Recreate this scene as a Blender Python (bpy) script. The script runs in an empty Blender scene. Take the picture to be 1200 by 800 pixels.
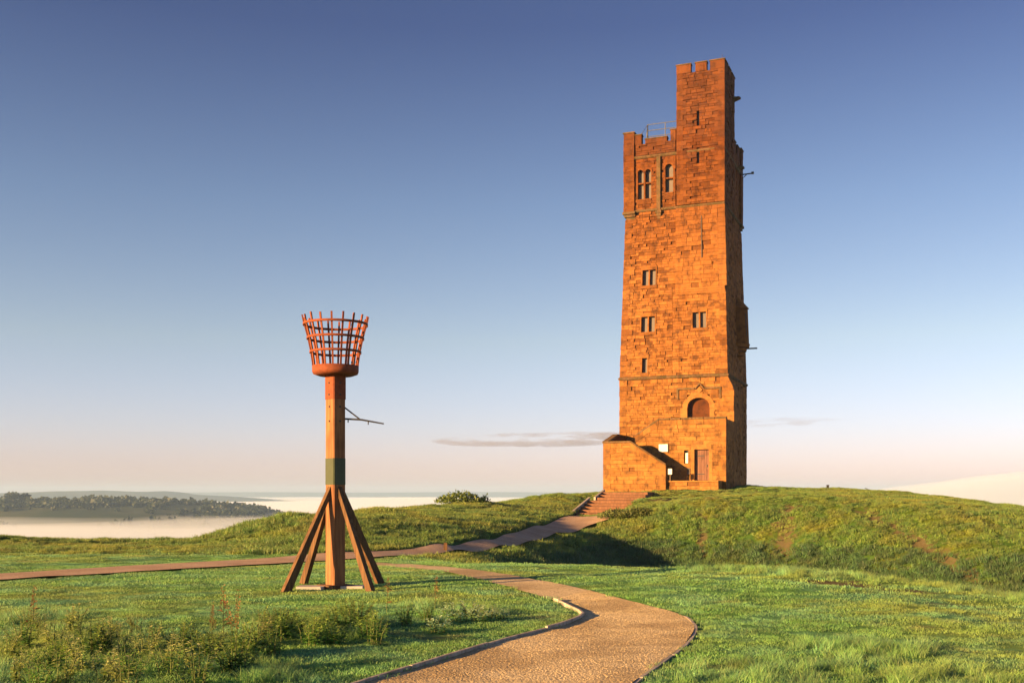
import bpy, math, random
import numpy as np
from mathutils import Vector, Matrix

random.seed(7)
rng = np.random.default_rng(7)
R = math.radians
sc = bpy.context.scene
C = sc.collection

# ------------------------------------------------------------------ camera
F = 1250.0            # focal length in pixels of the 1200 px wide photograph
HZ = 578.0            # row of the horizon
EYE = 1.65
cam_d = bpy.data.cameras.new('camera')
cam = bpy.data.objects.new('camera', cam_d); C.objects.link(cam)
cam.location = (0, 0, EYE); cam.rotation_euler = (R(90), 0, 0)
cam_d.sensor_width = 36.0; cam_d.lens = 36.0 * F / 1200.0
cam_d.shift_y = (HZ - 400.0) / 1200.0
cam_d.clip_start = 0.1; cam_d.clip_end = 60000
sc.camera = cam

# ------------------------------------------------------------------ light
SUN_EL, SUN_AZ = 10.0, 60.0       # azimuth: degrees left of straight behind the camera
to_sun = Vector((-math.sin(R(SUN_AZ)) * math.cos(R(SUN_EL)), -math.cos(R(SUN_AZ)) * math.cos(R(SUN_EL)), math.sin(R(SUN_EL))))
sun_d = bpy.data.lights.new('sun', 'SUN'); sun_d.energy = 5.0; sun_d.angle = R(0.53)
sun_d.color = (1.0, 0.56, 0.21)
sun = bpy.data.objects.new('sun', sun_d); C.objects.link(sun)
sun.rotation_euler = to_sun.to_track_quat('Z', 'Y').to_euler(); sun.location = to_sun * 60 + Vector((0, 0, 20))

world = bpy.data.worlds.new('World'); sc.world = world; world.use_nodes = True
wn, wl = world.node_tree.nodes, world.node_tree.links
wn.clear()
sky = wn.new('ShaderNodeTexSky'); sky.sky_type = 'NISHITA'; sky.sun_disc = False
sky.sun_elevation = R(SUN_EL); sky.sun_rotation = math.atan2(to_sun.x, to_sun.y)
sky.altitude = 270; sky.air_density = 1.0; sky.dust_density = 0.6; sky.ozone_density = 2.0
geo = wn.new('ShaderNodeTexCoord'); sep = wn.new('ShaderNodeSeparateXYZ')
wl.new(geo.outputs['Generated'], sep.inputs[0])
ramp = wn.new('ShaderNodeValToRGB')           # dawn tint by height above the horizon, the same all round
wl.new(sep.outputs['Z'], ramp.inputs[0])
el = ramp.color_ramp.elements
el[0].position = 0.0; el[0].color = (.71, .54, .85, 1)
el[1].position = 0.40; el[1].color = (.275, .25, .36, 1)
for p_, c_ in ((0.06, (.69, .56, .74, 1)), (0.14, (.69, .56, .575, 1)), (0.26, (.505, .445, .505, 1))):
    e = el.new(p_); e.color = c_
mul = wn.new('ShaderNodeMix'); mul.data_type = 'RGBA'; mul.blend_type = 'MULTIPLY'; mul.inputs[0].default_value = 1.0
wl.new(sky.outputs[0], mul.inputs[6]); wl.new(ramp.outputs[0], mul.inputs[7])
bg = wn.new('ShaderNodeBackground'); bg.inputs[1].default_value = 0.084
wl.new(mul.outputs[2], bg.inputs[0])
wo = wn.new('ShaderNodeOutputWorld'); wl.new(bg.outputs[0], wo.inputs[0])

vs = sc.view_settings
vs.view_transform = 'Standard'; vs.look = 'None'; vs.gamma = 1.0; vs.use_curve_mapping = False
vs.exposure = 1.95
sc.render.engine = 'CYCLES'
cy = sc.cycles
cy.use_denoising = True; cy.volume_bounces = 10; cy.max_bounces = 12
cy.diffuse_bounces = 3; cy.glossy_bounces = 2; cy.transmission_bounces = 4; cy.transparent_max_bounces = 8

# ------------------------------------------------------------------ helpers
def tag(o, label=None, cat=None, group=None, kind=None):
    if label: o['label'] = label
    if cat: o['category'] = cat
    if group: o['group'] = group
    if kind: o['kind'] = kind
    return o

def empty(name, loc=(0, 0, 0), rz=0.0):
    o = bpy.data.objects.new(name, None); C.objects.link(o)
    o.location = loc; o.rotation_euler = (0, 0, rz); o.empty_display_size = 0.3
    return o

class MB:
    """collects faces; build() links them as one mesh object"""
    def __init__(s): s.v = []; s.f = []; s.t = []
    def quad(s, a, b, c, d, t=0.5):
        n = len(s.v); s.v += [a, b, c, d]; s.f.append((n, n+1, n+2, n+3)); s.t.append(t)
    def poly(s, pts, t=0.5):
        n = len(s.v); s.v += list(pts); s.f.append(tuple(range(n, n+len(pts)))); s.t.append(t)
    def hexa(s, p, t=0.5):
        """p: 8 points, 4 bottom counterclockwise then 4 top"""
        n = len(s.v); s.v += [tuple(q) for q in p]
        for f in ((3, 2, 1, 0), (4, 5, 6, 7), (0, 1, 5, 4), (1, 2, 6, 5), (2, 3, 7, 6), (3, 0, 4, 7)):
            s.f.append(tuple(n+i for i in f)); s.t.append(t)
        return s
    def box(s, x0, x1, y0, y1, z0, z1, t=0.5):
        return s.hexa([(x0, y0, z0), (x1, y0, z0), (x1, y1, z0), (x0, y1, z0), (x0, y0, z1), (x1, y0, z1), (x1, y1, z1), (x0, y1, z1)], t)
    def cbox(s, x0, x1, y0, y1, z0, z1, b=0.01, t=0.5):
        """box with chamfered long edges: a stack of inset rings"""
        rings = [(b, z0), (0, z0+b), (0, z1-b), (b, z1)]
        n = len(s.v)
        for i, z in rings:
            s.v += [(x0+i, y0+i, z), (x1-i, y0+i, z), (x1-i, y1-i, z), (x0+i, y1-i, z)]
        for k in range(3):
            for j in range(4):
                a = n+k*4+j; bb = n+k*4+(j+1) % 4
                s.f.append((a, bb, bb+4, a+4)); s.t.append(t)
        s.f.append((n+3, n+2, n+1, n)); s.f.append((n+12, n+13, n+14, n+15)); s.t += [t, t]
        return s
    def prism(s, pts, fn0, fn1, t=0.5):
        """outline pts (list of 2-tuples) extruded between two mapping functions"""
        n = len(s.v); k = len(pts)
        s.v += [tuple(fn0(*p)) for p in pts] + [tuple(fn1(*p)) for p in pts]
        s.f.append(tuple(n+i for i in range(k))); s.t.append(t)
        s.f.append(tuple(n+k+i for i in reversed(range(k)))); s.t.append(t)
        for i in range(k):
            j = (i+1) % k; s.f.append((n+j, n+i, n+k+i, n+k+j)); s.t.append(t)
        return s
    def tube(s, pts, rad, seg=8, t=0.5, cap=True):
        pts = [Vector(p) for p in pts]; n = len(s.v)
        rr = rad if hasattr(rad, '__len__') else [rad]*len(pts)
        for i, p in enumerate(pts):
            d = (pts[min(i+1, len(pts)-1)] - pts[max(i-1, 0)]).normalized()
            u = d.cross(Vector((0, 0, 1)) if abs(d.z) < .9 else Vector((1, 0, 0))).normalized(); w = d.cross(u)
            for k in range(seg):
                a = 2*math.pi*k/seg; q = p + (u*math.cos(a) + w*math.sin(a))*rr[i]; s.v.append(tuple(q))
        for i in range(len(pts)-1):
            for k in range(seg):
                a = n+i*seg+k; b = n+i*seg+(k+1) % seg
                s.f.append((a, b, b+seg, a+seg)); s.t.append(t)
        if cap:
            s.f.append(tuple(n+k for k in reversed(range(seg)))); s.t.append(t)
            s.f.append(tuple(n+(len(pts)-1)*seg+k for k in range(seg))); s.t.append(t)
        return s
    def ring(s, r, z, hgt, thk, seg=40, t=0.5, cx=0, cy=0):
        n = len(s.v)
        for k in range(seg):
            a = 2*math.pi*k/seg; c, q = math.cos(a), math.sin(a)
            for rr, zz in ((r, z-hgt/2), (r+thk, z-hgt/2), (r+thk, z+hgt/2), (r, z+hgt/2)):
                s.v.append((cx+rr*c, cy+rr*q, zz))
        for k in range(seg):
            a = n+4*k; b = n+4*((k+1) % seg)
            for j in range(4):
                s.f.append((a+j, b+j, b+(j+1) % 4, a+(j+1) % 4)); s.t.append(t)
        return s
    def mesh(s, name, mat, smooth=False):
        me = bpy.data.meshes.new(name); me.from_pydata(s.v, [], s.f); me.update()
        a = me.attributes.new('tone', 'FLOAT', 'FACE'); a.data.foreach_set('value', np.array(s.t, dtype=np.float32))
        if mat: me.materials.append(mat)
        if smooth: me.shade_smooth()
        return me
    def build(s, name, mat, parent=None, smooth=False):
        o = bpy.data.objects.new(name, s.mesh(name, mat, smooth)); C.objects.link(o)
        if parent: o.parent = parent
        return o

def grid_mesh(name, V, nu, nv, mat, smooth=True, cyclic=False):
    """V: (nv*nu,3) array, row-major"""
    i = np.arange((nv-1)*(nu-1)); r, c = i//(nu-1), i % (nu-1)
    a = r*nu+c
    faces = np.stack([a, a+1, a+nu+1, a+nu], 1).astype(np.int32)
    me = bpy.data.meshes.new(name)
    me.vertices.add(len(V)); me.vertices.foreach_set('co', np.asarray(V, np.float32).ravel())
    me.loops.add(faces.size); me.loops.foreach_set('vertex_index', faces.ravel())
    me.polygons.add(len(faces)); me.polygons.foreach_set('loop_start', np.arange(0, faces.size, 4, dtype=np.int32))
    me.update(calc_edges=True)
    if smooth: me.shade_smooth()
    if mat: me.materials.append(mat)
    o = bpy.data.objects.new(name, me); C.objects.link(o)
    return o

def raw_mesh(name, V, Fc, mat, tone=None):
    """V (n,3), Fc (m,k) numpy"""
    me = bpy.data.meshes.new(name); k = Fc.shape[1]
    me.vertices.add(len(V)); me.vertices.foreach_set('co', np.asarray(V, np.float32).ravel())
    me.loops.add(Fc.size); me.loops.foreach_set('vertex_index', np.asarray(Fc, np.int32).ravel())
    me.polygons.add(len(Fc)); me.polygons.foreach_set('loop_start', np.arange(0, Fc.size, k, dtype=np.int32))
    me.update(calc_edges=True)
    if tone is not None:
        a = me.attributes.new('tone', 'FLOAT', 'FACE'); a.data.foreach_set('value', np.asarray(tone, np.float32))
    if mat: me.materials.append(mat)
    return me

# value noise for shaping (numpy)
_perm = rng.random((256, 256))
def vnoise(x, y):
    xi, yi = np.floor(x).astype(int), np.floor(y).astype(int)
    fx, fy = x-xi, y-yi; fx = fx*fx*(3-2*fx); fy = fy*fy*(3-2*fy)
    g = lambda a, b: _perm[a % 256, b % 256]
    return (g(xi, yi)*(1-fx)+g(xi+1, yi)*fx)*(1-fy) + (g(xi, yi+1)*(1-fx)+g(xi+1, yi+1)*fx)*fy
def fbm(x, y, o=4):
    s = 0; a = .5; 
    for k in range(o):
        s = s + a*(vnoise(x*2**k+17*k, y*2**k+31*k)-.5); a *= .5
    return s

# ------------------------------------------------------------------ materials
def mat_new(name):
    m = bpy.data.materials.new(name); m.use_nodes = True
    nt = m.node_tree; nt.nodes.clear()
    out = nt.nodes.new('ShaderNodeOutputMaterial')
    return m, nt, nt.nodes, nt.links, out

def N(nt, typ, **kw):
    n = nt.nodes.new(typ)
    for k, v in kw.items(): setattr(n, k, v)
    return n

def noise(nt, vec, scale, detail=4, rough=.55, dims='3D'):
    n = N(nt, 'ShaderNodeTexNoise'); n.inputs['Scale'].default_value = scale
    n.inputs['Detail'].default_value = detail; n.inputs['Roughness'].default_value = rough
    nt.links.new(vec, n.inputs['Vector']); return n.outputs['Fac']

def mixc(nt, fac, a, b, blend='MIX'):
    n = N(nt, 'ShaderNodeMix'); n.data_type = 'RGBA'; n.blend_type = blend
    for sock, val in ((n.inputs[0], fac), (n.inputs[6], a), (n.inputs[7], b)):
        if isinstance(val, bpy.types.NodeSocket): nt.links.new(val, sock)
        elif isinstance(val, (int, float)): sock.default_value = val
        else: sock.default_value = (*val, 1)
    return n.outputs[2]

def ramp_(nt, fac, lo, hi, a=0.0, b=1.0):
    n = N(nt, 'ShaderNodeMapRange'); n.inputs[1].default_value = lo; n.inputs[2].default_value = hi
    n.inputs[3].default_value = a; n.inputs[4].default_value = b; n.interpolation_type = 'SMOOTHSTEP'
    nt.links.new(fac, n.inputs[0]); return n.outputs[0]

def attr(nt, name, typ='GEOMETRY'):
    n = N(nt, 'ShaderNodeAttribute'); n.attribute_name = name; n.attribute_type = typ; return n.outputs['Fac']

def bump(nt, h, strength=.4, dist=.02):
    b = N(nt, 'ShaderNodeBump'); b.inputs['Strength'].default_value = strength; b.inputs['Distance'].default_value = dist
    nt.links.new(h, b.inputs['Height']); return b.outputs[0]

def principled(nt, out, col, rough=.8, spec=.3, normal=None, metal=0.0):
    p = N(nt, 'ShaderNodeBsdfPrincipled')
    if isinstance(col, bpy.types.NodeSocket): nt.links.new(col, p.inputs['Base Color'])
    else: p.inputs['Base Color'].default_value = (*col, 1)
    if isinstance(rough, bpy.types.NodeSocket): nt.links.new(rough, p.inputs['Roughness'])
    else: p.inputs['Roughness'].default_value = rough
    p.inputs['Specular IOR Level'].default_value = spec; p.inputs['Metallic'].default_value = metal
    if normal is not None: nt.links.new(normal, p.inputs['Normal'])
    if out is not None: nt.links.new(p.outputs[0], out.inputs[0])
    return p

def pos(nt): return N(nt, 'ShaderNodeNewGeometry').outputs['Position']
def objco(nt): return N(nt, 'ShaderNodeTexCoord').outputs['Object']

def turf_colour(nt, vec, green, yellow, blue, dry):
    """patchy turf: lush, yellowing, dewy blue-green and straw patches"""
    n1 = ramp_(nt, noise(nt, vec, .22, 3), .42, .62)
    n2 = ramp_(nt, noise(nt, vec, .9, 4, .6), .40, .66)
    n3 = ramp_(nt, noise(nt, vec, .55, 5, .65), .55, .74)
    n4 = ramp_(nt, noise(nt, vec, 3.1, 3), .35, .7)
    c = mixc(nt, n1, green, yellow)
    c = mixc(nt, n2, c, blue)
    c = mixc(nt, n3, c, dry)
    return mixc(nt, n4, c, mixc(nt, 1.0, c, (.72, .74, .7), 'MULTIPLY'))

GREEN, YELLOW, BLUE, DRY = (.150, .375, .080), (.255, .385, .070), (.155, .395, .165), (.290, .335, .110)

def make_grass_mat(name, g, y, b, d, rnd=.5):
    m, nt, n, l, out = mat_new(name)
    P_ = pos(nt)
    c = turf_colour(nt, P_, g, y, b, d)
    oi = N(nt, 'ShaderNodeObjectInfo')
    hsv = N(nt, 'ShaderNodeHueSaturation')
    l.new(c, hsv.inputs['Color'])
    l.new(ramp_(nt, oi.outputs['Random'], 0, 1, 1-rnd*.7, 1+rnd*.8), hsv.inputs['Value'])
    tn = attr(nt, 'tone')
    c2 = mixc(nt, tn, hsv.outputs[0], mixc(nt, .55, hsv.outputs[0], d))
    p = principled(nt, None, c2, .5, .4)
    p.inputs['Sheen Weight'].default_value = .5; p.inputs['Sheen Roughness'].default_value = .5; p.inputs['Sheen Tint'].default_value = (.85, .95, 1, 1)
    tr = N(nt, 'ShaderNodeBsdfTranslucent'); l.new(c2, tr.inputs[0])
    mx = N(nt, 'ShaderNodeMixShader'); mx.inputs[0].default_value = .35
    l.new(p.outputs[0], mx.inputs[1]); l.new(tr.outputs[0], mx.inputs[2]); l.new(mx.outputs[0], out.inputs[0])
    return m

M = {}
M['grass'] = make_grass_mat('grass', GREEN, YELLOW, BLUE, DRY)
M['lush'] = make_grass_mat('lush_shade_grass', (.055, .150, .034), (.085, .165, .034), (.055, .155, .055), (.12, .16, .05))  # greener ditch grass, its colour also darkened to carry the shade at the mound foot
M['rough'] = make_grass_mat('rough_grass', (.130, .260, .034), (.240, .295, .036), (.105, .245, .050), (.26, .26, .054))

def make_ground():
    m, nt, n, l, out = mat_new('turf_ground')
    P_ = pos(nt)
    c = turf_colour(nt, P_, *(tuple(q*.64 for q in k) for k in (GREEN, YELLOW, BLUE, DRY)))
    rc = turf_colour(nt, P_, *(tuple(q*.55 for q in k) for k in ((.110, .215, .028), (.205, .245, .030), (.085, .20, .042), (.22, .215, .045))))
    c = mixc(nt, attr(nt, 'meadow'), c, rc)
    soil = mixc(nt, noise(nt, P_, 5, 5), (.075, .066, .032), (.12, .10, .052))
    e = attr(nt, 'earth')
    en = N(nt, 'ShaderNodeMath', operation='ADD'); l.new(e, en.inputs[0]); l.new(ramp_(nt, noise(nt, P_, 2.2, 5, .7), .3, .7, -.35, .35), en.inputs[1])
    c = mixc(nt, ramp_(nt, en.outputs[0], .3, .75), c, soil)
    principled(nt, out, c, .95, .1, bump(nt, noise(nt, P_, 9, 6, .65), .6, .05))
    return m
M['ground'] = make_ground()

def make_gravel(name, a, b, dark):
    m, nt, n, l, out = mat_new(name)
    P_ = pos(nt)
    v = N(nt, 'ShaderNodeTexVoronoi'); v.inputs['Scale'].default_value = 38; l.new(P_, v.inputs['Vector'])
    c = mixc(nt, ramp_(nt, noise(nt, P_, .8, 5), .35, .65), a, b)
    c = mixc(nt, ramp_(nt, v.outputs['Color'], .1, .9), c, mixc(nt, 1.0, c, (.78, .74, .7), 'MULTIPLY'))
    c = mixc(nt, ramp_(nt, noise(nt, P_, 11, 4, .7), .56, .70), c, dark)
    hh = N(nt, 'ShaderNodeMath', operation='ADD'); l.new(v.outputs['Distance'], hh.inputs[0]); l.new(noise(nt, P_, 20, 5), hh.inputs[1])
    principled(nt, out, c, .92, .15, bump(nt, hh.outputs[0], .5, .012))
    return m
M['path'] = make_gravel('path_gravel', (.43, .335, .18), (.64, .53, .31), (.24, .175, .095))
M['path2'] = make_gravel('trodden_path', (.44, .31, .20), (.54, .40, .27), (.30, .21, .13))

def make_stone(name, lo, hi, dark, var=1.0, moss=0.0):
    m, nt, n, l, out = mat_new(name)
    P_ = objco(nt)
    t = attr(nt, 'tone')
    c = mixc(nt, t, lo, hi)
    c = mixc(nt, ramp_(nt, noise(nt, P_, 2.2, 6, .65), .43, .70, 0, .78*var), c, dark)
    c = mixc(nt, ramp_(nt, noise(nt, P_, .35, 5, .65), .45, .70, 0, .65*var), c, mixc(nt, 1.0, c, (.62, .55, .48), 'MULTIPLY'))
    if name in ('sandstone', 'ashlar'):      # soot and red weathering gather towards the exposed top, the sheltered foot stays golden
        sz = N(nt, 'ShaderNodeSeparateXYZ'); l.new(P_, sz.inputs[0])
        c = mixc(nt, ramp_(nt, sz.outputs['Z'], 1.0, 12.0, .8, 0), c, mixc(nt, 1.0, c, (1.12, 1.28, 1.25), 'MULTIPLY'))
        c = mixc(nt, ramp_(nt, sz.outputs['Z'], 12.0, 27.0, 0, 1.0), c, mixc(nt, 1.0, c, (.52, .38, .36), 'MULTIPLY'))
    mp = N(nt, 'ShaderNodeMapping'); mp.inputs['Scale'].default_value = (1.6, 1.6, .13); l.new(P_, mp.inputs[0])
    c = mixc(nt, ramp_(nt, noise(nt, mp.outputs[0], 1.0, 5, .65), .52, .74, 0, .6*var), c, mixc(nt, 1.0, c, (.45, .40, .36), 'MULTIPLY'))
    if moss:
        c = mixc(nt, ramp_(nt, noise(nt, P_, 3.5, 5, .7), .42, .62, 0, moss), c, (.055, .06, .022))
    h = N(nt, 'ShaderNodeMath', operation='ADD'); l.new(noise(nt, P_, 7, 6, .65), h.inputs[0]); l.new(noise(nt, P_, 30, 3), h.inputs[1])
    principled(nt, out, c, .93, .15, bump(nt, h.outputs[0], .5, .05))
    return m
M['stone'] = make_stone('sandstone', (.150, .060, .017), (.320, .140, .038), (.070, .034, .015))
M['ashlar'] = make_stone('ashlar', (.235, .102, .028), (.315, .140, .040), (.125, .058, .022), .8)
M['coping'] = make_stone('weathered_coping', (.12, .070, .036), (.19, .115, .058), (.05, .034, .020), 1.0, .55)
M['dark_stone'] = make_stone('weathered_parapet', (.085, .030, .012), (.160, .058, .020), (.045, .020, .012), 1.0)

def make_wood(name, a, b, grain=14, streak=.5):
    m, nt, n, l, out = mat_new(name)
    P_ = objco(nt)
    mp = N(nt, 'ShaderNodeMapping'); mp.inputs['Scale'].default_value = (grain, grain, .9); l.new(P_, mp.inputs[0])
    g = noise(nt, mp.outputs[0], 1.5, 6, .6)
    c = mixc(nt, ramp_(nt, g, .35, .65), a, b)
    c = mixc(nt, ramp_(nt, noise(nt, P_, 1.4, 4), .5, .7, 0, streak), c, tuple(q*.45 for q in a))
    principled(nt, out, c, .8, .25, bump(nt, g, .5, .01))
    return m
M['wood'] = make_wood('weathered_timber', (.18, .076, .034), (.28, .135, .060))
M['brace'] = make_wood('brace_timber', (.075, .042, .021), (.14, .078, .036))
M['board'] = make_wood('edging_timber', (.27, .24, .20), (.44, .40, .34), 10)
M['riser'] = make_wood('step_timber', (.13, .065, .035), (.20, .10, .055), 6)
M['tread'] = make_gravel('step_earth', (.23, .135, .085), (.29, .175, .115), (.15, .09, .055))
M['door'] = make_wood('door_timber', (.13, .065, .045), (.20, .105, .07), 9)

def make_plain(name, col, rough=.6, spec=.4, metal=0.0, var=.35, scale=9):
    m, nt, n, l, out = mat_new(name)
    P_ = objco(nt)
    c = mixc(nt, ramp_(nt, noise(nt, P_, scale, 5, .65), .35, .7, 0, var), col, tuple(q*.4 for q in col))
    principled(nt, out, c, rough, spec, bump(nt, noise(nt, P_, scale*4, 4), .2, .005), metal)
    return m
M['rust'] = make_plain('rusted_steel', (.21, .055, .022), .8, .3, 0, .6, 14)
M['green_paint'] = make_plain('green_paint', (.038, .056, .026), .55, .4, 0, .3)
M['iron'] = make_plain('dark_iron', (.035, .035, .04), .55, .4, 0, .3)
M['bolt'] = make_plain('bolt_steel', (.05, .035, .03), .6, .4)
M['concrete'] = make_plain('concrete', (.42, .41, .40), .9, .2, 0, .4, 4)
M['white'] = make_plain('white_board', (.78, .76, .70), .6, .3, 0, .06)
M['frame'] = make_plain('board_frame', (.12, .085, .06), .7, .3)
M['galv'] = make_plain('railing_steel', (.10, .11, .13), .5, .5, 0, .3)

def make_glass():
    m, nt, n, l, out = mat_new('old_window_glass')
    c = mixc(nt, noise(nt, objco(nt), 3, 3), (.05, .04, .034), (.09, .07, .056))
    principled(nt, out, c, .5, .5); return m
M['glass'] = make_glass()

def make_leaf(name, a, b, rnd=.5, trans=.3):
    m, nt, n, l, out = mat_new(name)
    t = attr(nt, 'tone'); c = mixc(nt, t, a, b)
    oi = N(nt, 'ShaderNodeObjectInfo'); hsv = N(nt, 'ShaderNodeHueSaturation'); l.new(c, hsv.inputs['Color'])
    l.new(ramp_(nt, oi.outputs['Random'], 0, 1, 1-rnd*.5, 1+rnd*.5), hsv.inputs['Value'])
    p = principled(nt, None, hsv.outputs[0], .55, .35)
    tr = N(nt, 'ShaderNodeBsdfTranslucent'); l.new(hsv.outputs[0], tr.inputs[0])
    mx = N(nt, 'ShaderNodeMixShader'); mx.inputs[0].default_value = trans
    l.new(p.outputs[0], mx.inputs[1]); l.new(tr.outputs[0], mx.inputs[2]); l.new(mx.outputs[0], out.inputs[0])
    return m
M['leaf'] = make_leaf('weed_leaf', (.085, .24, .055), (.32, .46, .095))
M['dryleaf'] = make_leaf('dry_leaf', (.24, .34, .085), (.60, .62, .27))
M['rustleaf'] = make_leaf('seed_rust', (.26, .12, .045), (.40, .24, .10))
M['paleleaf'] = make_leaf('pale_leaf', (.20, .42, .16), (.50, .68, .42))
M['gorse'] = make_leaf('gorse_leaf', (.04, .08, .016), (.14, .19, .036))
M['shrub'] = make_leaf('shrub_leaf', (.04, .075, .016), (.15, .17, .05))
M['tree'] = make_leaf('distant_leaf', (.014, .030, .020), (.040, .058, .034), .3)
M['stem'] = make_plain('dry_stem', (.11, .14, .05), .8, .2)
M['bark'] = make_plain('bark', (.07, .05, .035), .9, .2)

def make_hill(name, a, b, s):
    m, nt, n, l, out = mat_new(name)
    c = mixc(nt, ramp_(nt, noise(nt, pos(nt), s, 5), .4, .6), a, b); principled(nt, out, c, .95, .1); return m
M['hill'] = make_hill('wooded_hill', (.03, .05, .022), (.06, .075, .035), .01)
M['farhill'] = make_hill('far_hill', (.05, .07, .035), (.08, .09, .045), .004)

def make_vol(name, col, dens, aniso=0.0):
    m, nt, n, l, out = mat_new(name)
    v = N(nt, 'ShaderNodeVolumePrincipled'); v.inputs['Color'].default_value = (*col, 1)
    v.inputs['Density'].default_value = dens; v.inputs['Anisotropy'].default_value = aniso
    l.new(v.outputs[0], out.inputs['Volume']); return m

# ------------------------------------------------------------------ terrain
def P(px, py, d): return ((px-600)*d/F, d, EYE-(py-HZ)*d/F)
def Q(px, d, z): return ((px-600)*d/F, d, z)
ctrl = []
for Y in (-60, -35, -15, 0, 8, 15, 22):
    for X in (-45, -28, -15, -6, 2, 7):
        if not (Y == 22 and X > 3): ctrl.append((X, Y, 0.0))
for Y, xs in ((-60, (20, 40)), (-35, (15, 35)), (-15, (14, 30)), (0, (12, 25)), (8, (10, 18))):
    for X in xs: ctrl.append((X, Y, -0.02*(X-8) if X > 12 else -0.03))
ctrl += [(25, 8, -1.2), (35, 0, -2.0)]
# near lip
for p in ((500, 661, 24.8), (600, 661, 24.8), (700, 662, 24.5), (800, 665, 23.7), (900, 668, 22.9), (1000, 676, 21), (1100, 686, 19.1), (1200, 700, 16.9), (1300, 716, 15)): ctrl.append(P(*p))
for q in ((560, 29, -.35), (640, 31, -.75), (700, 31.5, -1.0), (800, 30, -1.1), (900, 29, -1.2), (1000, 27, -1.35), (1100, 25, -1.45), (1200, 23, -1.6), (1320, 21, -1.9)): ctrl.append(Q(*q))
# ditch bottom, foot of the mound
for q in ((600, 34, -.85), (680, 39, -1.3), (740, 46.5, -1.5), (850, 45.5, -1.6), (950, 43, -1.7), (1050, 39.5, -1.85), (1140, 36, -2.0), (1200, 30, -2.1), (1320, 28, -2.5)): ctrl.append(Q(*q))
# brow of the mound
for p in ((715, 604, 57), (760, 592, 54), (800, 590, 52), (850, 589, 51), (900, 589, 50), (950, 591, 48.5), (1000, 594, 47), (1050, 597, 45.5), (1100, 601, 44), (1200, 613, 42), (1320, 630, 40)): ctrl.append(P(*p))
# half way down the mound face
for p in ((770, 624, 49.8), (850, 624, 48.2), (950, 629, 45.6), (1050, 640, 42.4), (1140, 652, 39.5)): ctrl.append(P(*p))
for p in ((730, 600, 55.5), (780, 591, 53), (825, 589.5, 51.5), (875, 589, 50.5), (925, 590, 49.2), (975, 592.5, 47.8), (1025, 595.5, 46.2), (1075, 599, 44.8), (1150, 607, 43)): ctrl.append(P(*p))
for q in ((790, 46, -1.55), (900, 44.3, -1.65), (1000, 41.3, -1.8), (800, 38, -1.6), (850, 42, -1.62), (960, 39, -1.72), (900, 35, -1.65), (1000, 32, -1.7), (720, 37, -1.35)): ctrl.append(Q(*q))
# mound top and skyline
ctrl += [P(760, 584, 62), P(850, 581, 62), P(950, 581, 58), P(1050, 587, 54), P(1130, 594, 51), P(1200, 604, 49)]
ctrl += [P(707, 577.5, 73), P(780, 577, 70), P(848, 574.5, 70), P(880, 570.5, 77), P(960, 573, 70), P(1060, 578, 65), P(1130, 585, 60), P(1200, 597, 56), P(1320, 615, 53)]
ctrl += [(10, 84, 2.1), (18, 84, 2.0), (5, 88, .8), (24, 82, .9), (32, 72, -.5), (38, 62, -2.5), (15, 98, -1.5)]
# causeway path and its shaded flank
ctrl += [P(340, 656, 26.9), P(430, 648, 29.5), P(530, 640, 34), P(600, 629, 41.5), P(645, 618.5, 48), P(680, 606, 58.5), P(694, 605, 60), P(688, 590, 64.3), P(735, 588, 64.2), P(712, 586, 66.5), P(750, 586, 66.5), P(720, 579.5, 70)]
ctrl += [Q(660, 46, -.15), Q(700, 52, .1), Q(640, 38, -.9), Q(600, 38, -.3), Q(690, 44, -.95), Q(715, 50, -.25)]
# bank behind the path on the left
ctrl += [P(330, 604, 38), P(430, 598, 45), P(500, 593, 52), P(560, 588.5, 58), P(640, 581, 66), P(680, 579, 68)]
ctrl += [P(300, 648, 29.5), P(360, 645, 31), P(440, 642, 32.5), P(510, 637, 35.5), P(565, 628, 41), P(610, 613, 49), P(640, 605, 55), P(660, 600, 60)]
ctrl += [P(275, 632, 35), P(230, 634, 37), P(150, 634, 37), P(60, 634, 37), P(0, 633, 37), P(-120, 634, 37), P(0, 655, 27), P(150, 652, 28), P(230, 650, 29)]
ctrl += [Q(-100, 44, -1.6), Q(50, 44, -1.6), Q(150, 44, -1.4), Q(250, 44, -1.0), Q(330, 50, -.6), Q(430, 60, -.4), Q(500, 68, -.2), Q(560, 76, 0), Q(640, 84, .2), Q(0, 56, -5), Q(200, 58, -4.5), Q(350, 66, -4), Q(480, 78, -3.5), Q(560, 92, -3)]
ctrl = np.array(ctrl, float)
CC = .7
def _phi(ax, ay, bx, by): return np.sqrt((ax-bx)**2+(ay-by)**2+CC*CC)
_A = _phi(ctrl[:, None, 0], ctrl[:, None, 1], ctrl[None, :, 0], ctrl[None, :, 1])
_n = len(ctrl)
_Afull = np.zeros((_n+1, _n+1)); _Afull[:_n, :_n] = _A + np.eye(_n)*-0.12; _Afull[:_n, _n] = 1; _Afull[_n, :_n] = 1
_w = np.linalg.solve(_Afull, np.append(ctrl[:, 2], 0))
def H0(x, y):
    x = np.asarray(x, float); y = np.asarray(y, float); sh = x.shape
    xf, yf = np.clip(x.ravel(), -48, 46), np.clip(y.ravel(), -60, 98)
    out = np.empty(xf.shape)
    for k in range(0, len(xf), 20000):
        out[k:k+20000] = _phi(xf[k:k+20000, None], yf[k:k+20000, None], ctrl[None, :, 0], ctrl[None, :, 1]) @ _w[:_n] + _w[_n]
    out = out.reshape(sh)
    ex = np.maximum(np.maximum(-46-x, x-42), 0); ey = np.maximum(np.maximum(-58-y, y-95), 0)
    r = np.hypot(ex, ey)
    return out - 108*(1-np.exp(-(r/160.0)**1.3))
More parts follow.
